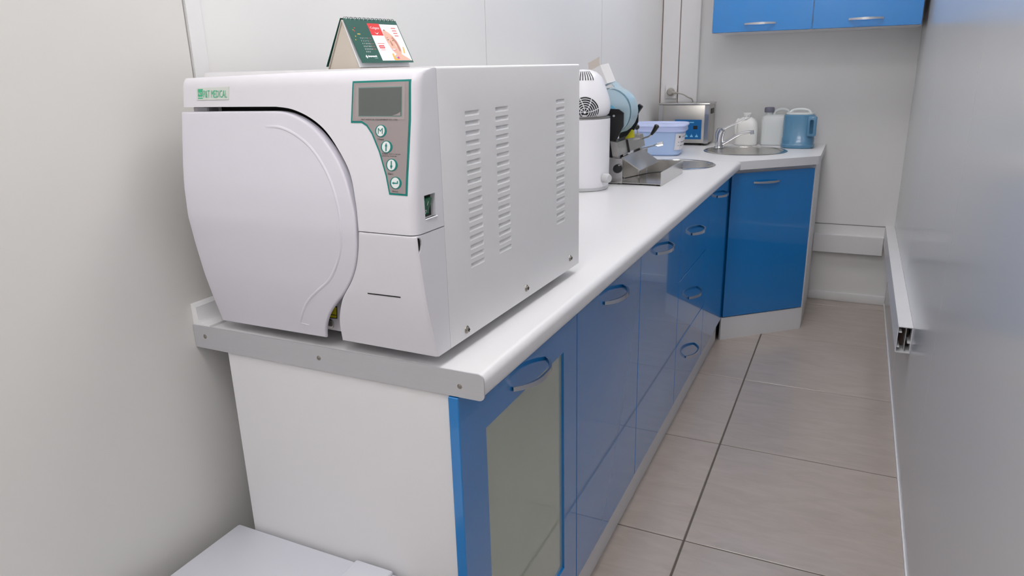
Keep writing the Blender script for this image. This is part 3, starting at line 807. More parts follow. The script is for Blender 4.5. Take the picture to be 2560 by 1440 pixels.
for s_, x0_, x1_, z0_, z1_ in (('Меню', -0.0606, -0.0502, 0.3190, 0.3214), ('Вверх /вкл и выкл', -0.0528, -0.0228, 0.3001, 0.3022), ('работы помпы', -0.0528, -0.0288, 0.2972, 0.2994),
                                ('Вниз', -0.0420, -0.0336, 0.2738, 0.2763), ('Ввод', -0.0348, -0.0254, 0.2506, 0.2531)):
    vs, fs = fit_text(s_, x0_, x1_, z0_, z1_); part('lettering', decal(vs, fs, 0.0018), M_PRINT, cpo)

# power switch in the bezel's side
cut(bez, MB().box(-0.014, 0.01, -0.0108, 0.0172, 0.2112 + ZO, 0.2435 + ZO))
sw = part('power_switch', MB().box(-0.0138, -0.0085, -0.0106, 0.0170, 0.2114 + ZO, 0.2433 + ZO), M_DARK, AUT, 'green rocker power switch in a side recess')
rk = [(-0.0084, 0.2140), (-0.0084, 0.2395), (0.0000, 0.2378), (-0.0052, 0.2235), (-0.0070, 0.2145)]
part('rocker', MB().prism(rk, lambda x, z: (x, -0.0078, z + ZO), lambda x, z: (x, 0.0085, z + ZO)), M_SWG, sw, 'green rocker', smooth=20)
def rkx(z): return float(np.interp(z, [0.2145, 0.2235, 0.2378], [-0.0070, -0.0052, 0.0])) + 0.0003
part('rocker_mark', MB().add([(rkx(z), y, z + ZO) for y, z in ((0.0002, 0.2280), (0.0014, 0.2280), (0.0014, 0.2340), (0.0002, 0.2340))], [(0, 1, 2, 3)]), M_BTN, sw)
ring = []; fs = []
for k in range(16):
    a = 2 * math.pi * k / 16
    for r_ in (0.0026, 0.0017): ring.append((r_ * math.cos(a) * 0.85 - 0.0004, 0.2190 + r_ * math.sin(a)))
for k in range(16): fs.append((2 * k, 2 * k + 1, (2 * k + 3) % 32, (2 * k + 2) % 32))
part('rocker_mark', MB().add([(rkx(z), y, z + ZO) for y, z in ring], fs), M_BTN, sw)
part('recess_sill', MB().box(-0.004, 0.0012, -0.0108, 0.0200, 0.2088 + ZO, 0.2112 + ZO, 0.0008, 1), M_BEZ, sw)
# finger cut-out at the top corner of the lower panel
fc = [(-0.0335, 0.1895)] + [(-0.0335 + 0.0125 * math.sin(a), 0.1785 + 0.011 * math.cos(a)) for a in [k / 10 * math.pi for k in range(1, 10)]] + [(-0.0325, 0.1665)]
fc = [(-0.0335, 0.189), (-0.0300, 0.1885), (-0.0262, 0.187), (-0.0240, 0.183), (-0.0236, 0.177), (-0.0262, 0.170), (-0.0315, 0.1655)]
cut(low, MB().prism(fc, lambda y, z: (-0.009, y, z + ZO), lambda y, z: (0.01, y, z + ZO)))
part('finger_slot', MB().prism([(y * 0.93 - 0.0019, 0.1775 + (z - 0.1775) * 0.93) for y, z in fc], lambda y, z: (-0.0088, y, z + ZO), lambda y, z: (-0.0022, y, z + ZO)), M_DARKHOLE, low, 'dark half-moon finger slot')  # dark fill just under the surface, its colour replaces shade inside the cut-out

# ------------------------------------------------------------------ desk calendar on the autoclave
CZ = H + ZO + AH + 0.002 + 0.0003
Lc = Vector((0.1798, 0.269, 0)); dc = Vector((0.1697, 0.9855, 0)).normalized(); nc = Vector((dc.y, -dc.x, 0))
cal = thing('desk_calendar', 'spiral-bound desk calendar with dark green page standing on the autoclave', 'calendar', (0.19, 0.335, CZ))
CL, CH = 0.135, 0.089
def cpt(s_, o_, z): 
    p = Lc + dc * s_ + nc * o_; return (p.x, p.y, CZ + z)
def sheet(o0, z0, o1, z1, s0, s1, th):
    """sheet between two lines (offset,z), running along the spine"""
    n_ = Vector((-(z1 - z0), (o1 - o0))).normalized() * th
    q = [(o0, z0), (o1, z1), (o1 + n_.x, z1 + n_.y), (o0 + n_.x, z0 + n_.y)]
    return MB().prism(q, lambda o_, z: cpt(s0, o_, z), lambda o_, z: cpt(s1, o_, z))
part('stand_card', sheet(0.036, 0.0, 0.0, CH - 0.003, 0.0, CL, 0.0012), M_CBEIGE, cal, 'beige card stand')
part('stand_card', sheet(-0.001, CH - 0.003, -0.049, 0.0, 0.0, CL, 0.0012), M_CBEIGE, cal)
part('stand_base', sheet(-0.049, 0.0, 0.036, 0.0, 0.001, CL, 0.0008), M_CBEIGE, cal)
part('end_gusset', MB().prism([(-0.046, 0.001), (0.034, 0.001), (-0.0005, CH - 0.006)], lambda o_, z: cpt(0.003, o_, z), lambda o_, z: cpt(0.0036, o_, z)), M_CBEIGE, cal, 'beige inside of the folded stand')
part('back_page', sheet(-0.003, CH, -0.0525, 0.006, 0.0, CL, 0.0008), M_CGREEN, cal)
part('page_block', sheet(0.0385, 0.0035, 0.0022, CH - 0.004, 0.001, CL - 0.003, 0.0028), M_PAPER, cal, 'white lower page edge')
P0, P1 = Vector((0.0455, 0.0105)), Vector((0.0045, CH - 0.001))
pg = part('front_page', sheet(P0.x, P0.y, P1.x, P1.y, 0.0, CL, 0.0008), M_CGREEN, cal, 'dark green printed month page')
_pd = (P1 - P0); _pn = Vector((_pd.y, -_pd.x)).normalized()
def pgp(u, v, h):
    """u 0..1 along the page, v 0..1 bottom to top"""
    q = P0 + _pd * v + _pn * h * 0.3
    return cpt(u * CL, q.x, q.y)
def pprint(outl, m, h, name='print'):
    return part(name, MB().add([pgp(u, v, h) for u, v in outl], [tuple(range(len(outl)))]), m, pg)
def ptext(s_, u0, u1, v0, v1, m, h, name='lettering'):
    vs, fs = fit_text(s_, u0, u1, v0, v1)
    return part(name, MB().add([pgp(u, v, h) for u, v in vs], fs), m, pg)
pprint([(0.395, 0.045), (0.985, 0.045), (0.985, 0.90), (0.395, 0.90)], M_PAPER, 0.0004, 'advert_panel')
pprint([(0.395, 0.63), (0.625, 0.63), (0.625, 0.91), (0.395, 0.91)], M_CRED, 0.0008, 'red_square')
ptext('Colgate', 0.425, 0.595, 0.765, 0.835, M_PAPER, 0.0011)
sm = [(0.47 + 0.08 * k / 8, 0.715 - 0.035 * math.sin(math.pi * k / 8)) for k in range(9)] + [(0.55 - 0.08 * k / 8, 0.715 - 0.055 * math.sin(math.pi * k / 8)) for k in range(1, 8)]
pprint(sm, M_PAPER, 0.0011, 'smile_mark')
# printed portrait: head towel stays white, face, eyes, hand and bright nails
face = [tuple(p)[:2] for p in catmull([(0.655, 0.76, 0), (0.71, 0.74, 0), (0.80, 0.62, 0), (0.85, 0.44, 0), (0.845, 0.25, 0), (0.79, 0.17, 0), (0.72, 0.20, 0), (0.665, 0.33, 0), (0.635, 0.52, 0), (0.635, 0.68, 0)], 4, True)]
pprint(face, M_SKIN, 0.0007, 'portrait')
pprint([(0.655, 0.76), (0.70, 0.745), (0.68, 0.78)], M_HAIRP, 0.0009, 'portrait')
pprint([(0.78, 0.62), (0.83, 0.5), (0.845, 0.30), (0.81, 0.24), (0.80, 0.42), (0.765, 0.58)], M_SKIN2, 0.0009, 'portrait')
for cx_, cy_ in ((0.675, 0.535), (0.765, 0.52)): pprint(ell(cx_, cy_, 0.013, 0.012, 10), M_HAIRP, 0.001, 'portrait')
pprint([(0.70, 0.52), (0.72, 0.50), (0.735, 0.40), (0.70, 0.39)], M_SKIN2, 0.001, 'portrait')
pprint(ell(0.712, 0.305, 0.045, 0.026, 12), M_CPINK, 0.0009, 'portrait')
pprint(ell(0.712, 0.310, 0.036, 0.015, 12), M_PAPER, 0.001, 'portrait')
for cx_, cy_ in ((0.672, 0.575), (0.765, 0.565)): pprint([(cx_ - 0.022, cy_), (cx_ + 0.022, cy_ + 0.004), (cx_ + 0.018, cy_ + 0.014), (cx_ - 0.016, cy_ + 0.012)], M_SKIN2, 0.001, 'portrait')
for cx_, cy_ in ((0.662, 0.42), (0.785, 0.40)): pprint(ell(cx_, cy_, 0.018, 0.04, 12), M_CPINK if False else M_SKINL, 0.0008, 'portrait')
pprint([(0.63, 0.05), (0.97, 0.05), (0.93, 0.09), (0.82, 0.20), (0.74, 0.22), (0.66, 0.14)], M_SKIN, 0.001, 'portrait')
pprint([(0.635, 0.2), (0.66, 0.22), (0.67, 0.12), (0.74, 0.08), (0.70, 0.05), (0.63, 0.07)], M_ORANGE, 0.0012, 'portrait')
pprint([(0.70, 0.12), (0.745, 0.14), (0.75, 0.09), (0.71, 0.08)], M_MAG, 0.0013, 'portrait')
pprint([(0.665, 0.13), (0.70, 0.12), (0.70, 0.09), (0.675, 0.09)], M_CYAN, 0.0013, 'portrait')
pprint([(0.875, 0.22), (0.90, 0.21), (0.925, 0.36), (0.905, 0.37)], M_ORANGE, 0.0012, 'portrait')
for k, (u0, u1) in enumerate(((0.83, 0.92), (0.835, 0.92), (0.84, 0.92), (0.845, 0.92))):
    pprint([(u0, 0.80 - 0.06 * k), (u1, 0.80 - 0.06 * k), (u1, 0.825 - 0.06 * k), (u0, 0.825 - 0.06 * k)], M_CPINK, 0.0008, 'advert_line')
pprint([(0.44, 0.435), (0.57, 0.435), (0.57, 0.45), (0.44, 0.45)], M_CPINK, 0.0008, 'advert_line')
pprint([(0.445, 0.33), (0.545, 0.33), (0.545, 0.40), (0.445, 0.40)], M_CRED, 0.0008, 'advert_pack')
pprint([(0.455, 0.29), (0.54, 0.29), (0.54, 0.303), (0.455, 0.303)], M_CPINK, 0.0008, 'advert_line')
pprint([(0.455, 0.355), (0.535, 0.355), (0.535, 0.37), (0.455, 0.37)], M_PAPER, 0.001, 'advert_line')
# month grid: seven columns, weekends red
days = iter(range(1, 29))
for r_ in range(6):
    for c2 in range(7):
        u = 0.155 + c2 * 0.031; v = 0.545 - r_ * 0.062
        if r_ == 0: s_ = 'ПВСЧПСВ'[c2]
        else:
            if r_ == 5 and c2 > 2: continue
            d_ = (r_ - 1) * 7 + c2 + 1
            s_ = str(d_)
        wd = 0.004 if s_ == '1' else 0.010 if len(s_) == 1 else 0.019
        ptext(s_, u, u + wd, v, v + 0.030, M_CPINK if c2 > 4 else M_PAPER, 0.0006, 'day')
pprint([(0.135, 0.64), (0.19, 0.64), (0.19, 0.665), (0.135, 0.665)], M_GOLD, 0.0006, 'month_mark')
for u, v in ((0.06, 0.745), (0.055, 0.60), (0.03, 0.52)): pprint(ell(u + 0.03, v, 0.009, 0.014, 8), M_GOLD, 0.0006, 'ornament')
for u, v in ((0.13, 0.79), (0.105, 0.72)): pprint(ell(u, v, 0.009, 0.014, 8), M_CRED, 0.0006, 'ornament')
wm = [(0.155, 0.125), (0.162, 0.172), (0.170, 0.172), (0.170, 0.158), (0.30, 0.158), (0.30, 0.166), (0.315, 0.166), (0.322, 0.130), (0.262, 0.130), (0.256, 0.120), (0.248, 0.130), (0.212, 0.130), (0.206, 0.120), (0.198, 0.130), (0.176, 0.130), (0.176, 0.125)]
pprint(wm, M_PAPER, 0.0006, 'word_mark')                       # blurred beyond reading in the photograph: only its shape
pprint([(0.265, 0.095), (0.325, 0.095), (0.325, 0.113), (0.265, 0.113)], M_CYANG, 0.0006, 'word_mark')
pprint([(0.12, 0.10), (0.135, 0.10), (0.135, 0.125), (0.148, 0.125), (0.148, 0.15), (0.135, 0.15), (0.135, 0.175), (0.12, 0.175), (0.12, 0.15), (0.107, 0.15), (0.107, 0.125), (0.12, 0.125)], M_PAPER, 0.0006, 'logo')
sp = part('spiral', MB(), None, cal) if False else None
for k in range(24):
    s0 = 0.006 + k * (CL - 0.012) / 23
    pts = [cpt(s0 + 0.0007 * math.sin(a / 2), 0.0045 * math.cos(a) + 0.001, CH - 0.0025 + 0.0045 * math.sin(a)) for a in [2 * math.pi * j / 10 for j in range(11)]]
    part('spiral_ring', MB().tube(pts, 0.0006, 5), M_CGREEN if k % 2 else M_SATIN, cal)

# ------------------------------------------------------------------ water distiller
DX, DY = 0.150, 1.628
t = thing('water_distiller', 'white round water distiller with fan head behind the autoclave', 'distiller', (DX, DY, H))
def rprof(p): return p
part('body', MB().lathe([(0.088, 0.008), (0.094, 0.010), (0.0975, 0.02), (0.0985, 0.05), (0.1, 0.235), (0.1, 0.249), (0.096, 0.252), (0.0, 0.2525)], (DX, DY, H), 48), M_DIST, t)
part('base_ring', MB().lathe([(0.0, 0.0), (0.092, 0.0), (0.096, 0.003), (0.0965, 0.012), (0.093, 0.014), (0.0, 0.014)], (DX, DY, H), 48), M_GRILLE, t)
part('lid_rim', MB().lathe([(0.098, 0.2526), (0.1, 0.2535), (0.1, 0.2555), (0.096, 0.257), (0.0, 0.257)], (DX, DY, H), 48), M_STEEL, t)
hp = [(0.0, 0.2575), (0.085, 0.2575), (0.095, 0.266), (0.1, 0.282), (0.1, 0.300), (0.095, 0.324), (0.086, 0.350), (0.077, 0.372), (0.068, 0.392), (0.05, 0.408), (0.028, 0.416), (0.0, 0.418)]
head = part('fan_head', MB().lathe(hp, (DX, DY, H), 48), M_DIST, t, 'rounded white fan head')
# fan grille on the head facing the aisle side
gdir = Vector((0.42, -0.90, 0.10)).normalized()
gx = Vector((0, 0, 1)).cross(gdir).normalized(); gz = gdir.cross(gx)
def hr(z):
    zs_ = [p[1] for p in hp]; rs_ = [p[0] for p in hp]; return float(np.interp(z, zs_[1:], rs_[1:]))
GCz = 0.277
def gp(u, v, h):
    """point on the head's surface, u sideways and v up from grille centre"""
    z = GCz + v; R_ = hr(z) + h
    a = math.atan2(-0.90, 0.42) + u / 0.099
    return (DX + R_ * math.cos(a), DY + R_ * math.sin(a), H + z)
gr = 0.053; VMIN = -0.015
n = 40; vs2 = []; fs = []; NR = 7
def clipv(v): return max(v, VMIN)
for j in range(1, NR + 1):
    for k in range(n): vs2.append(gp(gr * j / NR * math.cos(2 * math.pi * k / n), clipv(gr * j / NR * math.sin(2 * math.pi * k / n)), 0.0008))
for j in range(NR - 1):
    for k in range(n): fs.append((j * n + k, j * n + (k + 1) % n, (j + 1) * n + (k + 1) % n, (j + 1) * n + k))
fs.append(tuple(range(n)))
part('fan_opening', MB().add(vs2, fs), M_DARK, head, 'dark fan opening')
for r_ in (0.0520, 0.0445, 0.0370, 0.0295, 0.0220, 0.0145):
    a0 = -math.asin(min(1, 0.0145 / r_)); a1 = math.pi - a0
    part('grille_ring', MB().tube([gp(r_ * math.cos(a0 + (a1 - a0) * k / 32), r_ * math.sin(a0 + (a1 - a0) * k / 32), 0.0018) for k in range(33)], 0.0014, 6, cap=True), M_DIST, head)
for a in (0.0, 0.85, 1.7, 2.5, 3.14):
    part('grille_spoke', MB().tube([gp((0.006 + 0.046 * j / 4) * math.cos(a + 0.06 * j), (0.006 + 0.046 * j / 4) * math.sin(a + 0.06 * j) if a < 3 else 0.0, 0.002) for j in range(5)], 0.0014, 6), M_DIST, head)
part('grille_hub', MB().lathe([(0.0, 0.003), (0.004, 0.0025), (0.005, 0.0)], (0, 0, 0), 14).xform(Matrix.Translation(gp(0, 0, 0.0008)) @ gdir.to_track_quat('Z', 'Y').to_matrix().to_4x4()), M_DIST, head)
# top vent slots
for k in range(9):
    a = math.atan2(-0.90, 0.42) + (k - 4.5) * 0.13
    pts = []
    for j in range(5):
        z = 0.382 + j * 0.007; R_ = hr(z) + 0.0006
        pts.append((DX + R_ * math.cos(a), DY + R_ * math.sin(a), H + z))
    part('vent_slot', MB().tube(pts, 0.0016, 6), M_RECESS, head)
# side water outlet / socket on the right
part('outlet', MB().tube([(DX + 0.095, DY - 0.03, H + 0.045), (DX + 0.112, DY - 0.036, H + 0.045), (DX + 0.118, DY - 0.038, H + 0.045)], [0.017, 0.0165, 0.013], 20), M_GRILLE, t, 'grey round socket')

# ------------------------------------------------------------------ pouch sealer
t = thing('pouch_sealer', 'stainless steel sterilisation pouch sealer with black lever and open tray', 'sealer', (0.3, 1.92, H))
Y0, Y1 = 1.742, 2.10
bd = part('base_housing', MB().box(0.205, 0.268, Y0, Y1, H + 0.004, H + 0.098, 0.0015, 1), M_STEEL2, t)
for x, y in ((0.215, Y0 + 0.015), (0.255, Y0 + 0.015), (0.215, Y1 - 0.015), (0.255, Y1 - 0.015), (0.40, Y0 + 0.02), (0.40, Y1 - 0.02)):
    part('foot', MB().lathe([(0.007, 0.0), (0.008, 0.006)], (x, y, H), 12), M_RUB, t)
M = Matrix.Translation((0.252, Y0, H + 0.060)) @ Matrix.Rotation(math.pi / 2, 4, 'X')
part('dial_knob', MB().lathe([(0.0165, -0.001), (0.0165, 0.012), (0.014, 0.016), (0.0, 0.0165)], n=22).xform(M), M_BLACK, t, 'black round dial')
# sloped guide plate
q = [(0.262, 0.0985), (0.266, 0.1015), (0.336, 0.0555), (0.334, 0.0535)]
part('guide_plate', MB().prism(q, lambda x, z: (x, Y0 + 0.004, H + z), lambda x, z: (x, Y1 - 0.07, H + z)), M_STEEL, t, 'sloped steel guide plate')
part('guide_bracket', MB().box(0.300, 0.306, Y0 + 0.1, Y0 + 0.115, H + 0.012, H + 0.072), M_STEEL, t)
part('tray', MB().box(0.2685, 0.414, Y0 + 0.002, Y1, H + 0.006, H + 0.008), M_STEEL2, t, 'shallow steel tray')
part('tray_lip', MB().box(0.414, 0.4165, Y0, Y1, H + 0.001, H + 0.052), M_STEEL2, t, 'upright steel tray lip')
part('tray_end', MB().box(0.2685, 0.414, Y1 - 0.002, Y1, H + 0.008, H + 0.052), M_STEEL2, t)
part('tray_rod', MB().tube([(0.27, Y0 + 0.03, H + 0.02), (0.34, Y0 + 0.12, H + 0.03), (0.41, Y0 + 0.16, H + 0.035)], 0.002, 8), M_DARK, t)
# sealing bar above
q = [(0.222, 0.112), (0.228, 0.108), (0.264, 0.124), (0.246, 0.165), (0.238, 0.167)]
q = [(0.236, 0.106), (0.262, 0.110), (0.252, 0.158), (0.226, 0.162)]
bar = part('sealing_bar', MB().prism(q, lambda x, z: (x, Y0 - 0.02, H + z), lambda x, z: (x, Y1 - 0.02, H + z)), M_STEEL, t, 'hinged sealing bar')
part('bar_seam', MB().box(0.2525, 0.2625, Y0 + 0.1, Y0 + 0.104, H + 0.108, H + 0.157, rot=Matrix.Rotation(-0.22, 3, 'Y')), M_DARK, bar)
part('hinge_block', MB().box(0.222, 0.25, Y0 + 0.01, Y0 + 0.03, H + 0.098, H + 0.112).box(0.222, 0.25, Y1 - 0.05, Y1 - 0.03, H + 0.098, H + 0.112), M_STEEL, t)
part('hinge_spring', MB().tube([(0.258, Y0 + 0.05, H + 0.104), (0.258, Y0 + 0.09, H + 0.106)], 0.005, 10), M_CHROME, t)
# black lever
part('lever_arm', MB().tube([(0.258, Y1 - 0.06, H + 0.142), (0.285, Y1 - 0.058, H + 0.150), (0.300, Y1 - 0.057, H + 0.162)], 0.0035, 8), M_STEEL, t)
part('lever_grip', MB().tube([(0.296, Y1 - 0.057, H + 0.158), (0.308, Y1 - 0.055, H + 0.176), (0.317, Y1 - 0.054, H + 0.193), (0.319, Y1 - 0.054, H + 0.197)], [0.005, 0.0085, 0.0105, 0.006], 12), M_BLACK, t, 'black lever grip')
part('ball_knob', MB().lathe([(0.011 * math.sin(math.pi * k / 10), -0.011 * math.cos(math.pi * k / 10)) for k in range(11)], (0.232, Y1 - 0.045, H + 0.186), 16), M_BLACK, t, 'black ball knob')
part('knob_stem', MB().tube([(0.236, Y1 - 0.045, H + 0.160), (0.233, Y1 - 0.045, H + 0.180)], 0.003, 8), M_STEEL, t)
part('pull_rod', MB().tube([(0.262, Y1 - 0.10, H + 0.106), (0.338, Y1 - 0.09, H + 0.124)], 0.003, 8), M_CHROME, t)
part('rod_end', MB().tube([(0.330, Y1 - 0.091, H + 0.122), (0.352, Y1 - 0.088, H + 0.127)], 0.0085, 14), M_CHROME, t)
# roll holder brackets
def bracket(y, lab=None):
    o_ = [(0.196, 0.099), (0.228, 0.099), (0.236, 0.15), (0.268, 0.215), (0.268, 0.262), (0.25, 0.275), (0.196, 0.278), (0.186, 0.25)]
    return part('roll_bracket', MB().prism(o_, lambda x, z: (x, y, H + z), lambda x, z: (x, y + 0.006, H + z)), M_BLACK, t, lab)
bracket(Y0 + 0.002, 'black roll bracket')
bracket(Y0 + 0.2)
part('roll_axle', MB().tube([(0.205, Y0 + 0.008, H + 0.262), (0.205, Y0 + 0.2, H + 0.262)], 0.008, 12), M_BLACK, t)
part('bracket_tip', MB().box(0.256, 0.276, Y0 + 0.185, Y0 + 0.2, H + 0.232, H + 0.285, 0.003, 1, rot=Matrix.Rotation(0.6, 3, 'Y')), M_BLACK, t)
part('bracket_screw', MB().tube([(0.232, Y0 - 0.001, H + 0.252), (0.232, Y0 + 0.003, H + 0.252)], 0.0045, 10), M_CHROME, t)
part('warning_flag', MB().prism([(0.246, 0.1605), (0.282, 0.165), (0.280, 0.192), (0.272, 0.195)], lambda x, z: (x, Y0 + 0.10, H + z), lambda x, z: (x, Y0 + 0.1015, H + z)), M_YEL, t, 'small yellow warning flag')

# film roll
rl = thing('film_roll', 'roll of pale blue sterilisation film hanging on the sealer holder', 'film roll', (0.205, 1.9, H + 0.262))
RC = (0.205, H + 0.262)
def ringy(r0, r1, y0, y1, n=48):
    mbr = MB(); pr_ = [(r0, y0), (r1, y0), (r1, y1), (r0, y1)]
    M_ = Matrix.Translation((RC[0], 0, RC[1])) @ Matrix.Rotation(-math.pi / 2, 4, 'X')
    return mbr.lathe(pr_, n=n, close=True).xform(M_)
part('film_layers', ringy(0.030, 0.083, Y0 + 0.016, Y0 + 0.098), M_FILM, rl, 'wound pale blue film')
part('core', ringy(0.0085, 0.0299, Y0 + 0.014, Y0 + 0.1), M_FILM2, rl, 'deeper blue roll core')
fc_ = []
for k in range(13):
    a = math.radians(118 - k * 14.5); r_ = 0.087 + 0.004 * math.sin(k / 12 * math.pi)
    fc_.append((RC[0] + r_ * math.cos(a), RC[1] + r_ * math.sin(a)))
vs = []
for y in (Y0 + 0.014, Y0 + 0.1):
    for x, z in fc_: vs.append((x, y, z))
    for x, z in fc_: vs.append((RC[0] + (x - RC[0]) * 0.985, y, RC[1] + (z - RC[1]) * 0.985))
N = 13
fs = [(k, k + 1, 2 * N + k + 1, 2 * N + k) for k in range(N - 1)] + [(N + k, 3 * N + k, 3 * N + k + 1, N + k + 1) for k in range(N - 1)]
fs += [(k, N + k, N + k + 1, k + 1) for k in range(N - 1)] + [(2 * N + k, 2 * N + k + 1, 3 * N + k + 1, 3 * N + k) for k in range(N - 1)]
part('loose_film_end', MB().add(vs, fs), M_FILM, rl, 'loose outer turn of film')

part('loose_strip', MB().prism([(0.178, H + 0.372), (0.262, H + 0.283), (0.264, H + 0.285), (0.180, H + 0.374)], lambda x, z: (x, Y0 + 0.105, z), lambda x, z: (x, Y0 + 0.18, z)), M_FILM, rl, 'flat loose strip of film')

# small open carton on top of the roll
cb = thing('carton', 'small open white carton tilted on top of the film roll', 'box', (0.17, 1.82, 1.22))
Rm = Matrix.Translation((0.174, 1.80, 1.243)) @ Matrix.Rotation(math.radians(-24), 4, 'Y') @ Matrix.Rotation(math.radians(-14), 4, 'Z')
def cbx(*a): return MB().box(*a).xform(Rm)
part('front_panel', cbx(-0.026, 0.026, -0.0302, -0.0288, -0.016, 0.055), M_CARD, cb)
part('back_panel', cbx(-0.026, 0.026, 0.0288, 0.0302, -0.016, 0.055), M_CARD, cb)
part('side_panel', cbx(-0.0275, -0.0261, -0.0302, 0.0302, -0.016, 0.055), M_CARD, cb)
part('side_panel', cbx(0.0261, 0.0275, -0.0302, 0.0302, -0.016, 0.055), M_CARD, cb)
part('bottom', cbx(-0.026, 0.026, -0.0287, 0.0287, -0.016, -0.0145), M_CARD, cb)
part('flap', MB().box(-0.026, 0.026, -0.0006, 0.0006, 0.0, 0.034).xform(Rm @ Matrix.Translation((0, -0.0295, 0.0553)) @ Matrix.Rotation(math.radians(-28), 4, 'X')), M_CARDIN, cb, 'raised beige inner flap')

# ------------------------------------------------------------------ pale blue lidded tub
TX, TY = 0.158, 2.72
TR = Matrix.Rotation(math.radians(6), 3, 'Z')
t = thing('plastic_tub', 'pale blue plastic tub with lilac lid beside the sink', 'tub', (TX, TY, H))
part('tub_body', MB().lathe([(0.0, 0.0), (0.095, 0.0), (0.104, 0.008), (0.112, 0.06), (0.118, 0.112), (0.118, 0.128), (0.11, 0.128)], (TX, TY, H), 64, 1.08, 0.86, TR, 5), M_TUB, t)
part('lid', MB().lathe([(0.119, 0.117), (0.127, 0.1175), (0.128, 0.124), (0.126, 0.1245), (0.126, 0.139), (0.1315, 0.142), (0.1315, 0.147), (0.128, 0.152), (0.122, 0.152), (0.114, 0.1465), (0.10, 0.146), (0.0, 0.1462)], (TX, TY, H), 64, 1.08, 0.86, TR, 5), M_TUBLID, t, 'lilac snap-on lid')
lo = thing_lab = None
def tubp(s_, z):
    """label wraps the near right corner: s from front (0) to right side"""
    a = math.radians(-52 + s_ * 62); r_ = 0.1045 + 0.0085 * (z / 0.06 if z < 0.06 else 1 + (z - 0.06) / 0.08) + 0.0016
    ca, sa = math.cos(a), math.sin(a); q = (abs(ca) ** 5 + abs(sa) ** 5) ** -0.2
    p = TR @ Vector((r_ * ca * q * 1.08, r_ * sa * q * 0.86, z)); return (TX + p.x, TY + p.y, H + z)
vs = []; fs = []
for j in range(4):
    for k in range(7): vs.append(tubp(k / 6, 0.03 + j * 0.026))
for j in range(3):
    for k in range(6): fs.append((j * 7 + k, j * 7 + k + 1, (j + 1) * 7 + k + 1, (j + 1) * 7 + k))
lb = part('label', MB().add(vs, fs), M_LABEL, t, 'white paper label')
for z0_, z1_, a_, b_ in ((0.066, 0.069, 0.1, 0.9), (0.050, 0.052, 0.1, 0.8), (0.088, 0.098, 0.1, 0.16), (0.09, 0.092, 0.25, 0.9)):
    vs = [tubp(a_ + (b_ - a_) * k / 4, z) for z in (z0_, z1_) for k in range(5)]
    vs = [(x + 0.0005, y - 0.0008, z) for x, y, z in vs]
    part('label_line', MB().add(vs, [(k, k + 1, 6 + k, 5 + k) for k in range(4)]), M_PRINT, t)

# ------------------------------------------------------------------ ultrasonic cleaner
t = thing('ultrasonic_cleaner', 'stainless steel ultrasonic cleaner with blue control panel against the end wall', 'cleaner', (0.19, 3.22, H))
ux0, ux1, uy0, uy1, uz0, uz1 = 0.052, 0.322, 3.14, 3.325, H + 0.012, H + 0.216
part('housing', MB().box(ux0, ux1, uy0, uy1, uz0, uz1, 0.006, 2), M_STEEL, t)
part('lid', MB().box(ux0 - 0.004, ux1 + 0.004, uy0 - 0.004, uy1 + 0.002, uz1 + 0.0002, uz1 + 0.008, 0.002, 2), M_STEEL2, t, 'steel lid')
part('front_flange', MB().box(ux1 - 0.022, ux1 + 0.001, uy0 - 0.0035, uy0 + 0.001, uz0, uz1 - 0.001).box(ux0 - 0.001, ux0 + 0.022, uy0 - 0.0035, uy0 + 0.001, uz0, uz1 - 0.001), M_STEEL2, t)
for x in (ux0 + 0.03, ux1 - 0.03):
    for y in (uy0 + 0.02, uy1 - 0.02): part('foot', MB().lathe([(0.01, 0.0), (0.012, 0.0125)], (x, y, H), 14), M_DARK, t)
part('side_grip', MB().box(ux1 + 0.0001, ux1 + 0.003, uy0 + 0.05, uy0 + 0.13, uz1 - 0.05, uz1 - 0.022, 0.001, 1), M_DARK, t)
up_ = part('control_panel', MB().box(0.142, 0.286, uy0 - 0.0025, uy0 - 0.0002, H + 0.034, H + 0.138), M_UBLUE, t, 'blue control panel')
part('display', MB().box(0.243, 0.265, uy0 - 0.0034, uy0 - 0.0026, H + 0.088, H + 0.106), M_DARK, up_, 'small dark display')
for k in range(4):
    x = 0.180 + k * 0.0275
    o_ = [(x - 0.008, H + 0.046), (x + 0.008, H + 0.046), (x + 0.006, H + 0.053), (x + 0.002, H + 0.055), (x, H + 0.064), (x - 0.002, H + 0.055), (x - 0.006, H + 0.053)]
    part('key', MB().prism(o_, lambda a_, b_: (a_, uy0 - 0.0032, b_), lambda a_, b_: (a_, uy0 - 0.0026, b_)), M_UICON, up_)
part('name_line', MB().box(0.205, 0.245, uy0 - 0.003, uy0 - 0.0026, H + 0.121, H + 0.126), M_UICON, up_)

# wall socket with grey plug
t = thing('wall_socket', 'white wall socket on the corner boxing above the cleaner', 'socket', (0.1, YB - 0.035, 1.16))
part('frame', MB().box(0.035, 0.1, YB - 0.044, YB - 0.0305, 1.11, 1.185, 0.003, 2), M_TRIM, t)
part('insert', MB().tube([(0.0675, YB - 0.0441, 1.1475), (0.0675, YB - 0.047, 1.1475)], 0.024, 24), M_LABEL, t)
t = thing('power_plug', 'grey round power plug with cable in the corner wall socket', 'plug', (0.0675, YB - 0.05, 1.1475))
part('plug_body', MB().tube([(0.0675, YB - 0.0472, 1.1475), (0.0675, YB - 0.055, 1.1475), (0.069, YB - 0.078, 1.147), (0.071, YB - 0.086, 1.146)], [0.021, 0.022, 0.019, 0.012], 20), M_GPLUG, t)
part('strain_relief', MB().tube([(0.078, YB - 0.075, 1.146), (0.098, YB - 0.078, 1.143), (0.116, YB - 0.078, 1.141)], [0.009, 0.007, 0.005], 12), M_GPLUG, t)
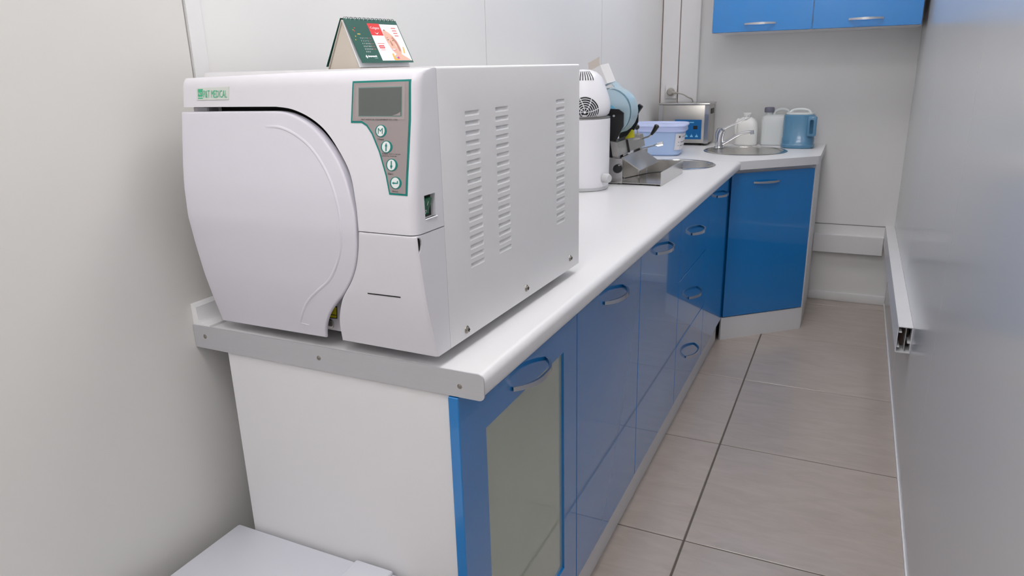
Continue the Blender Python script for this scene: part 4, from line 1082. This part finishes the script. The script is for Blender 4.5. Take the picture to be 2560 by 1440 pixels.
cable = catmull([(0.114, YB - 0.078, 1.141), (0.145, YB - 0.074, 1.133), (0.170, YB - 0.068, 1.118), (0.19, YB - 0.05, 1.105), (0.20, YB - 0.045, 1.06), (0.2, YB - 0.044, 0.95)], 6)
part('cable', MB().tube(cable, 0.0032, 8), M_GPLUG, t)

# ------------------------------------------------------------------ mixer tap
t = thing('mixer_tap', 'chrome single-lever mixer tap on the rim of the far sink', 'tap', (0.405, 3.045, H))
fx, fy = 0.402, 3.03
part('base', MB().lathe([(0.025, 0.0), (0.025, 0.004), (0.0215, 0.008), (0.0, 0.008)], (fx, fy, H + 0.003), 28), M_CHROME, t)
part('body', MB().tube([(fx, fy, H + 0.008), (fx, fy, H + 0.05), (fx + 0.003, fy, H + 0.078), (fx + 0.009, fy, H + 0.095), (fx + 0.013, fy, H + 0.103)], [0.021, 0.021, 0.0235, 0.0225, 0.012], 24), M_CHROME, t)
sp_ = catmull([(fx + 0.010, fy, H + 0.020), (fx + 0.05, fy - 0.006, H + 0.044), (fx + 0.10, fy - 0.014, H + 0.075), (fx + 0.145, fy - 0.02, H + 0.088), (fx + 0.165, fy - 0.022, H + 0.088)], 5)
part('spout', MB().tube(sp_, [0.0088 - 0.002 * k / (len(sp_) - 1) for k in range(len(sp_))], 16), M_CHROME, t, 'low chrome spout')
part('aerator', MB().tube([(fx + 0.163, fy - 0.022, H + 0.098), (fx + 0.165, fy - 0.022, H + 0.078)], [0.0085, 0.0092], 18), M_CHROME, t)
lv = catmull([(fx + 0.012, fy, H + 0.097), (fx + 0.045, fy - 0.004, H + 0.114), (fx + 0.09, fy - 0.01, H + 0.133), (fx + 0.12, fy - 0.014, H + 0.150)], 5)
part('lever', MB().tube(lv, [0.0065 - 0.003 * k / (len(lv) - 1) for k in range(len(lv))], 12), M_CHROME, t, 'long chrome lever')
lp = [(fx + 0.12, fy - 0.014, H + 0.150), (fx + 0.132, fy - 0.016, H + 0.166), (fx + 0.146, fy - 0.018, H + 0.172), (fx + 0.150, fy - 0.018, H + 0.166), (fx + 0.143, fy - 0.017, H + 0.156), (fx + 0.13, fy - 0.015, H + 0.149), (fx + 0.12, fy - 0.014, H + 0.147)]
part('lever_loop', MB().tube(catmull(lp, 4), 0.003, 10), M_CHROME, t, 'looped lever end')

# ------------------------------------------------------------------ bottles and pitcher
t = thing('white_bottle', 'small milky white plastic bottle behind the mixer tap', 'bottle', (0.507, 3.24, H))
bx_, by_ = 0.507, 3.24
part('body', MB().lathe([(0.0, 0.0), (0.055, 0.0), (0.06, 0.005), (0.06, 0.09), (0.056, 0.115), (0.04, 0.138), (0.022, 0.148), (0.02, 0.156), (0.0, 0.156)], (bx_, by_, H), 40, 1.0, 0.8, None, 3.2), M_HDPE, t)
part('cap', MB().lathe([(0.024, 0.1535), (0.024, 0.166), (0.021, 0.169), (0.0, 0.169)], (bx_ + 0.0, by_, H), 24), M_HDPE, t, 'white screw cap')
part('handle', MB().tube(catmull([(bx_ - 0.042, by_ - 0.02, H + 0.135), (bx_ - 0.047, by_ - 0.045, H + 0.12), (bx_ - 0.05, by_ - 0.053, H + 0.09), (bx_ - 0.05, by_ - 0.045, H + 0.06)], 4), 0.007, 10), M_HDPE, t)

t = thing('canister', 'translucent white canister with grey cap beside the blue pitcher', 'canister', (0.655, 3.27, H))
jx, jy = 0.648, 3.275
part('body', MB().lathe([(0.0, 0.0), (0.062, 0.0), (0.068, 0.006), (0.069, 0.13), (0.064, 0.148), (0.045, 0.158), (0.0, 0.16)], (jx, jy, H), 44, 1.0, 0.85, None, 4.5), M_CLEAR, t)
part('neck', MB().lathe([(0.02, 0.157), (0.02, 0.178), (0.0, 0.178)], (jx - 0.034, jy, H), 24), M_CLEAR, t)
part('cap', MB().lathe([(0.0245, 0.17), (0.0255, 0.172), (0.0255, 0.19), (0.022, 0.196), (0.0, 0.197)], (jx - 0.034, jy, H), 24), M_CAP, t, 'grey screw cap')
part('handle', MB().tube(catmull([(jx - 0.008, jy, H + 0.156), (jx + 0.0, jy, H + 0.176), (jx + 0.03, jy, H + 0.186), (jx + 0.06, jy, H + 0.176), (jx + 0.064, jy, H + 0.15)], 5), 0.008, 12), M_CLEAR, t, 'moulded top handle')

t = thing('pitcher', 'blue translucent plastic pitcher at the worktop right end', 'pitcher', (0.78, 3.17, H))
px_, py_ = 0.776, 3.165
part('body', MB().lathe([(0.0, 0.0), (0.074, 0.0), (0.08, 0.004), (0.082, 0.018), (0.079, 0.022), (0.079, 0.05), (0.0775, 0.053), (0.077, 0.15), (0.076, 0.163), (0.07, 0.168), (0.0, 0.168)], (px_, py_, H), 48, 1.0, 0.9, None, 3.0), M_PITCH, t)
hdl = part('handle', MB().box(px_ + 0.042, px_ + 0.086, py_ - 0.078, py_ - 0.05, H + 0.062, H + 0.162, 0.007, 2), M_PITCH, t, 'squared handle with finger opening')
cut(hdl, MB().box(px_ + 0.054, px_ + 0.072, py_ - 0.1, py_ - 0.02, H + 0.075, H + 0.145, 0.006, 2))
part('lid', MB().lathe([(0.066, 0.1683), (0.066, 0.1725), (0.06, 0.175), (0.0, 0.175)], (px_, py_, H), 40, 1.0, 0.9, None, 3.0), M_CLEAR, t, 'clear lid')
part('lid_handle', MB().tube(catmull([(px_ - 0.05, py_, H + 0.173), (px_ - 0.035, py_, H + 0.188), (px_ + 0.0, py_, H + 0.193), (px_ + 0.035, py_, H + 0.188), (px_ + 0.05, py_, H + 0.173)], 5), 0.006, 10), M_CLEAR, t)

# ------------------------------------------------------------------ white bin beside the cabinet
t = thing('storage_bin', 'low white plastic storage bin with flat lid beside the cabinet end', 'bin', (0.22, -0.25, 0))
bx0, bx1, by0, by1, bz = 0.040, 0.43, -0.50, -0.005, 0.468
vs = []
for z, ins in ((0.0, 0.03), (bz - 0.03, 0.008)):
    vs += [(bx0 + ins, by0 + ins, z), (bx1 - ins, by0 + ins, z), (bx1 - ins, by1 - ins, z), (bx0 + ins, by1 - ins, z)]
part('bin_body', MB().add(vs, [(3, 2, 1, 0), (4, 5, 6, 7), (0, 1, 5, 4), (1, 2, 6, 5), (2, 3, 7, 6), (3, 0, 4, 7)]), M_BIN, t)
lid = part('lid', MB().box(bx0, bx1, by0, by1, bz - 0.03, bz, 0.004, 2), M_BIN, t, 'flat white lid')
part('lid_grip', MB().box(0.322, 0.40, by1 - 0.05, by1 - 0.001, bz, bz + 0.008, 0.004, 3), M_BIN, lid, 'raised rounded grip')
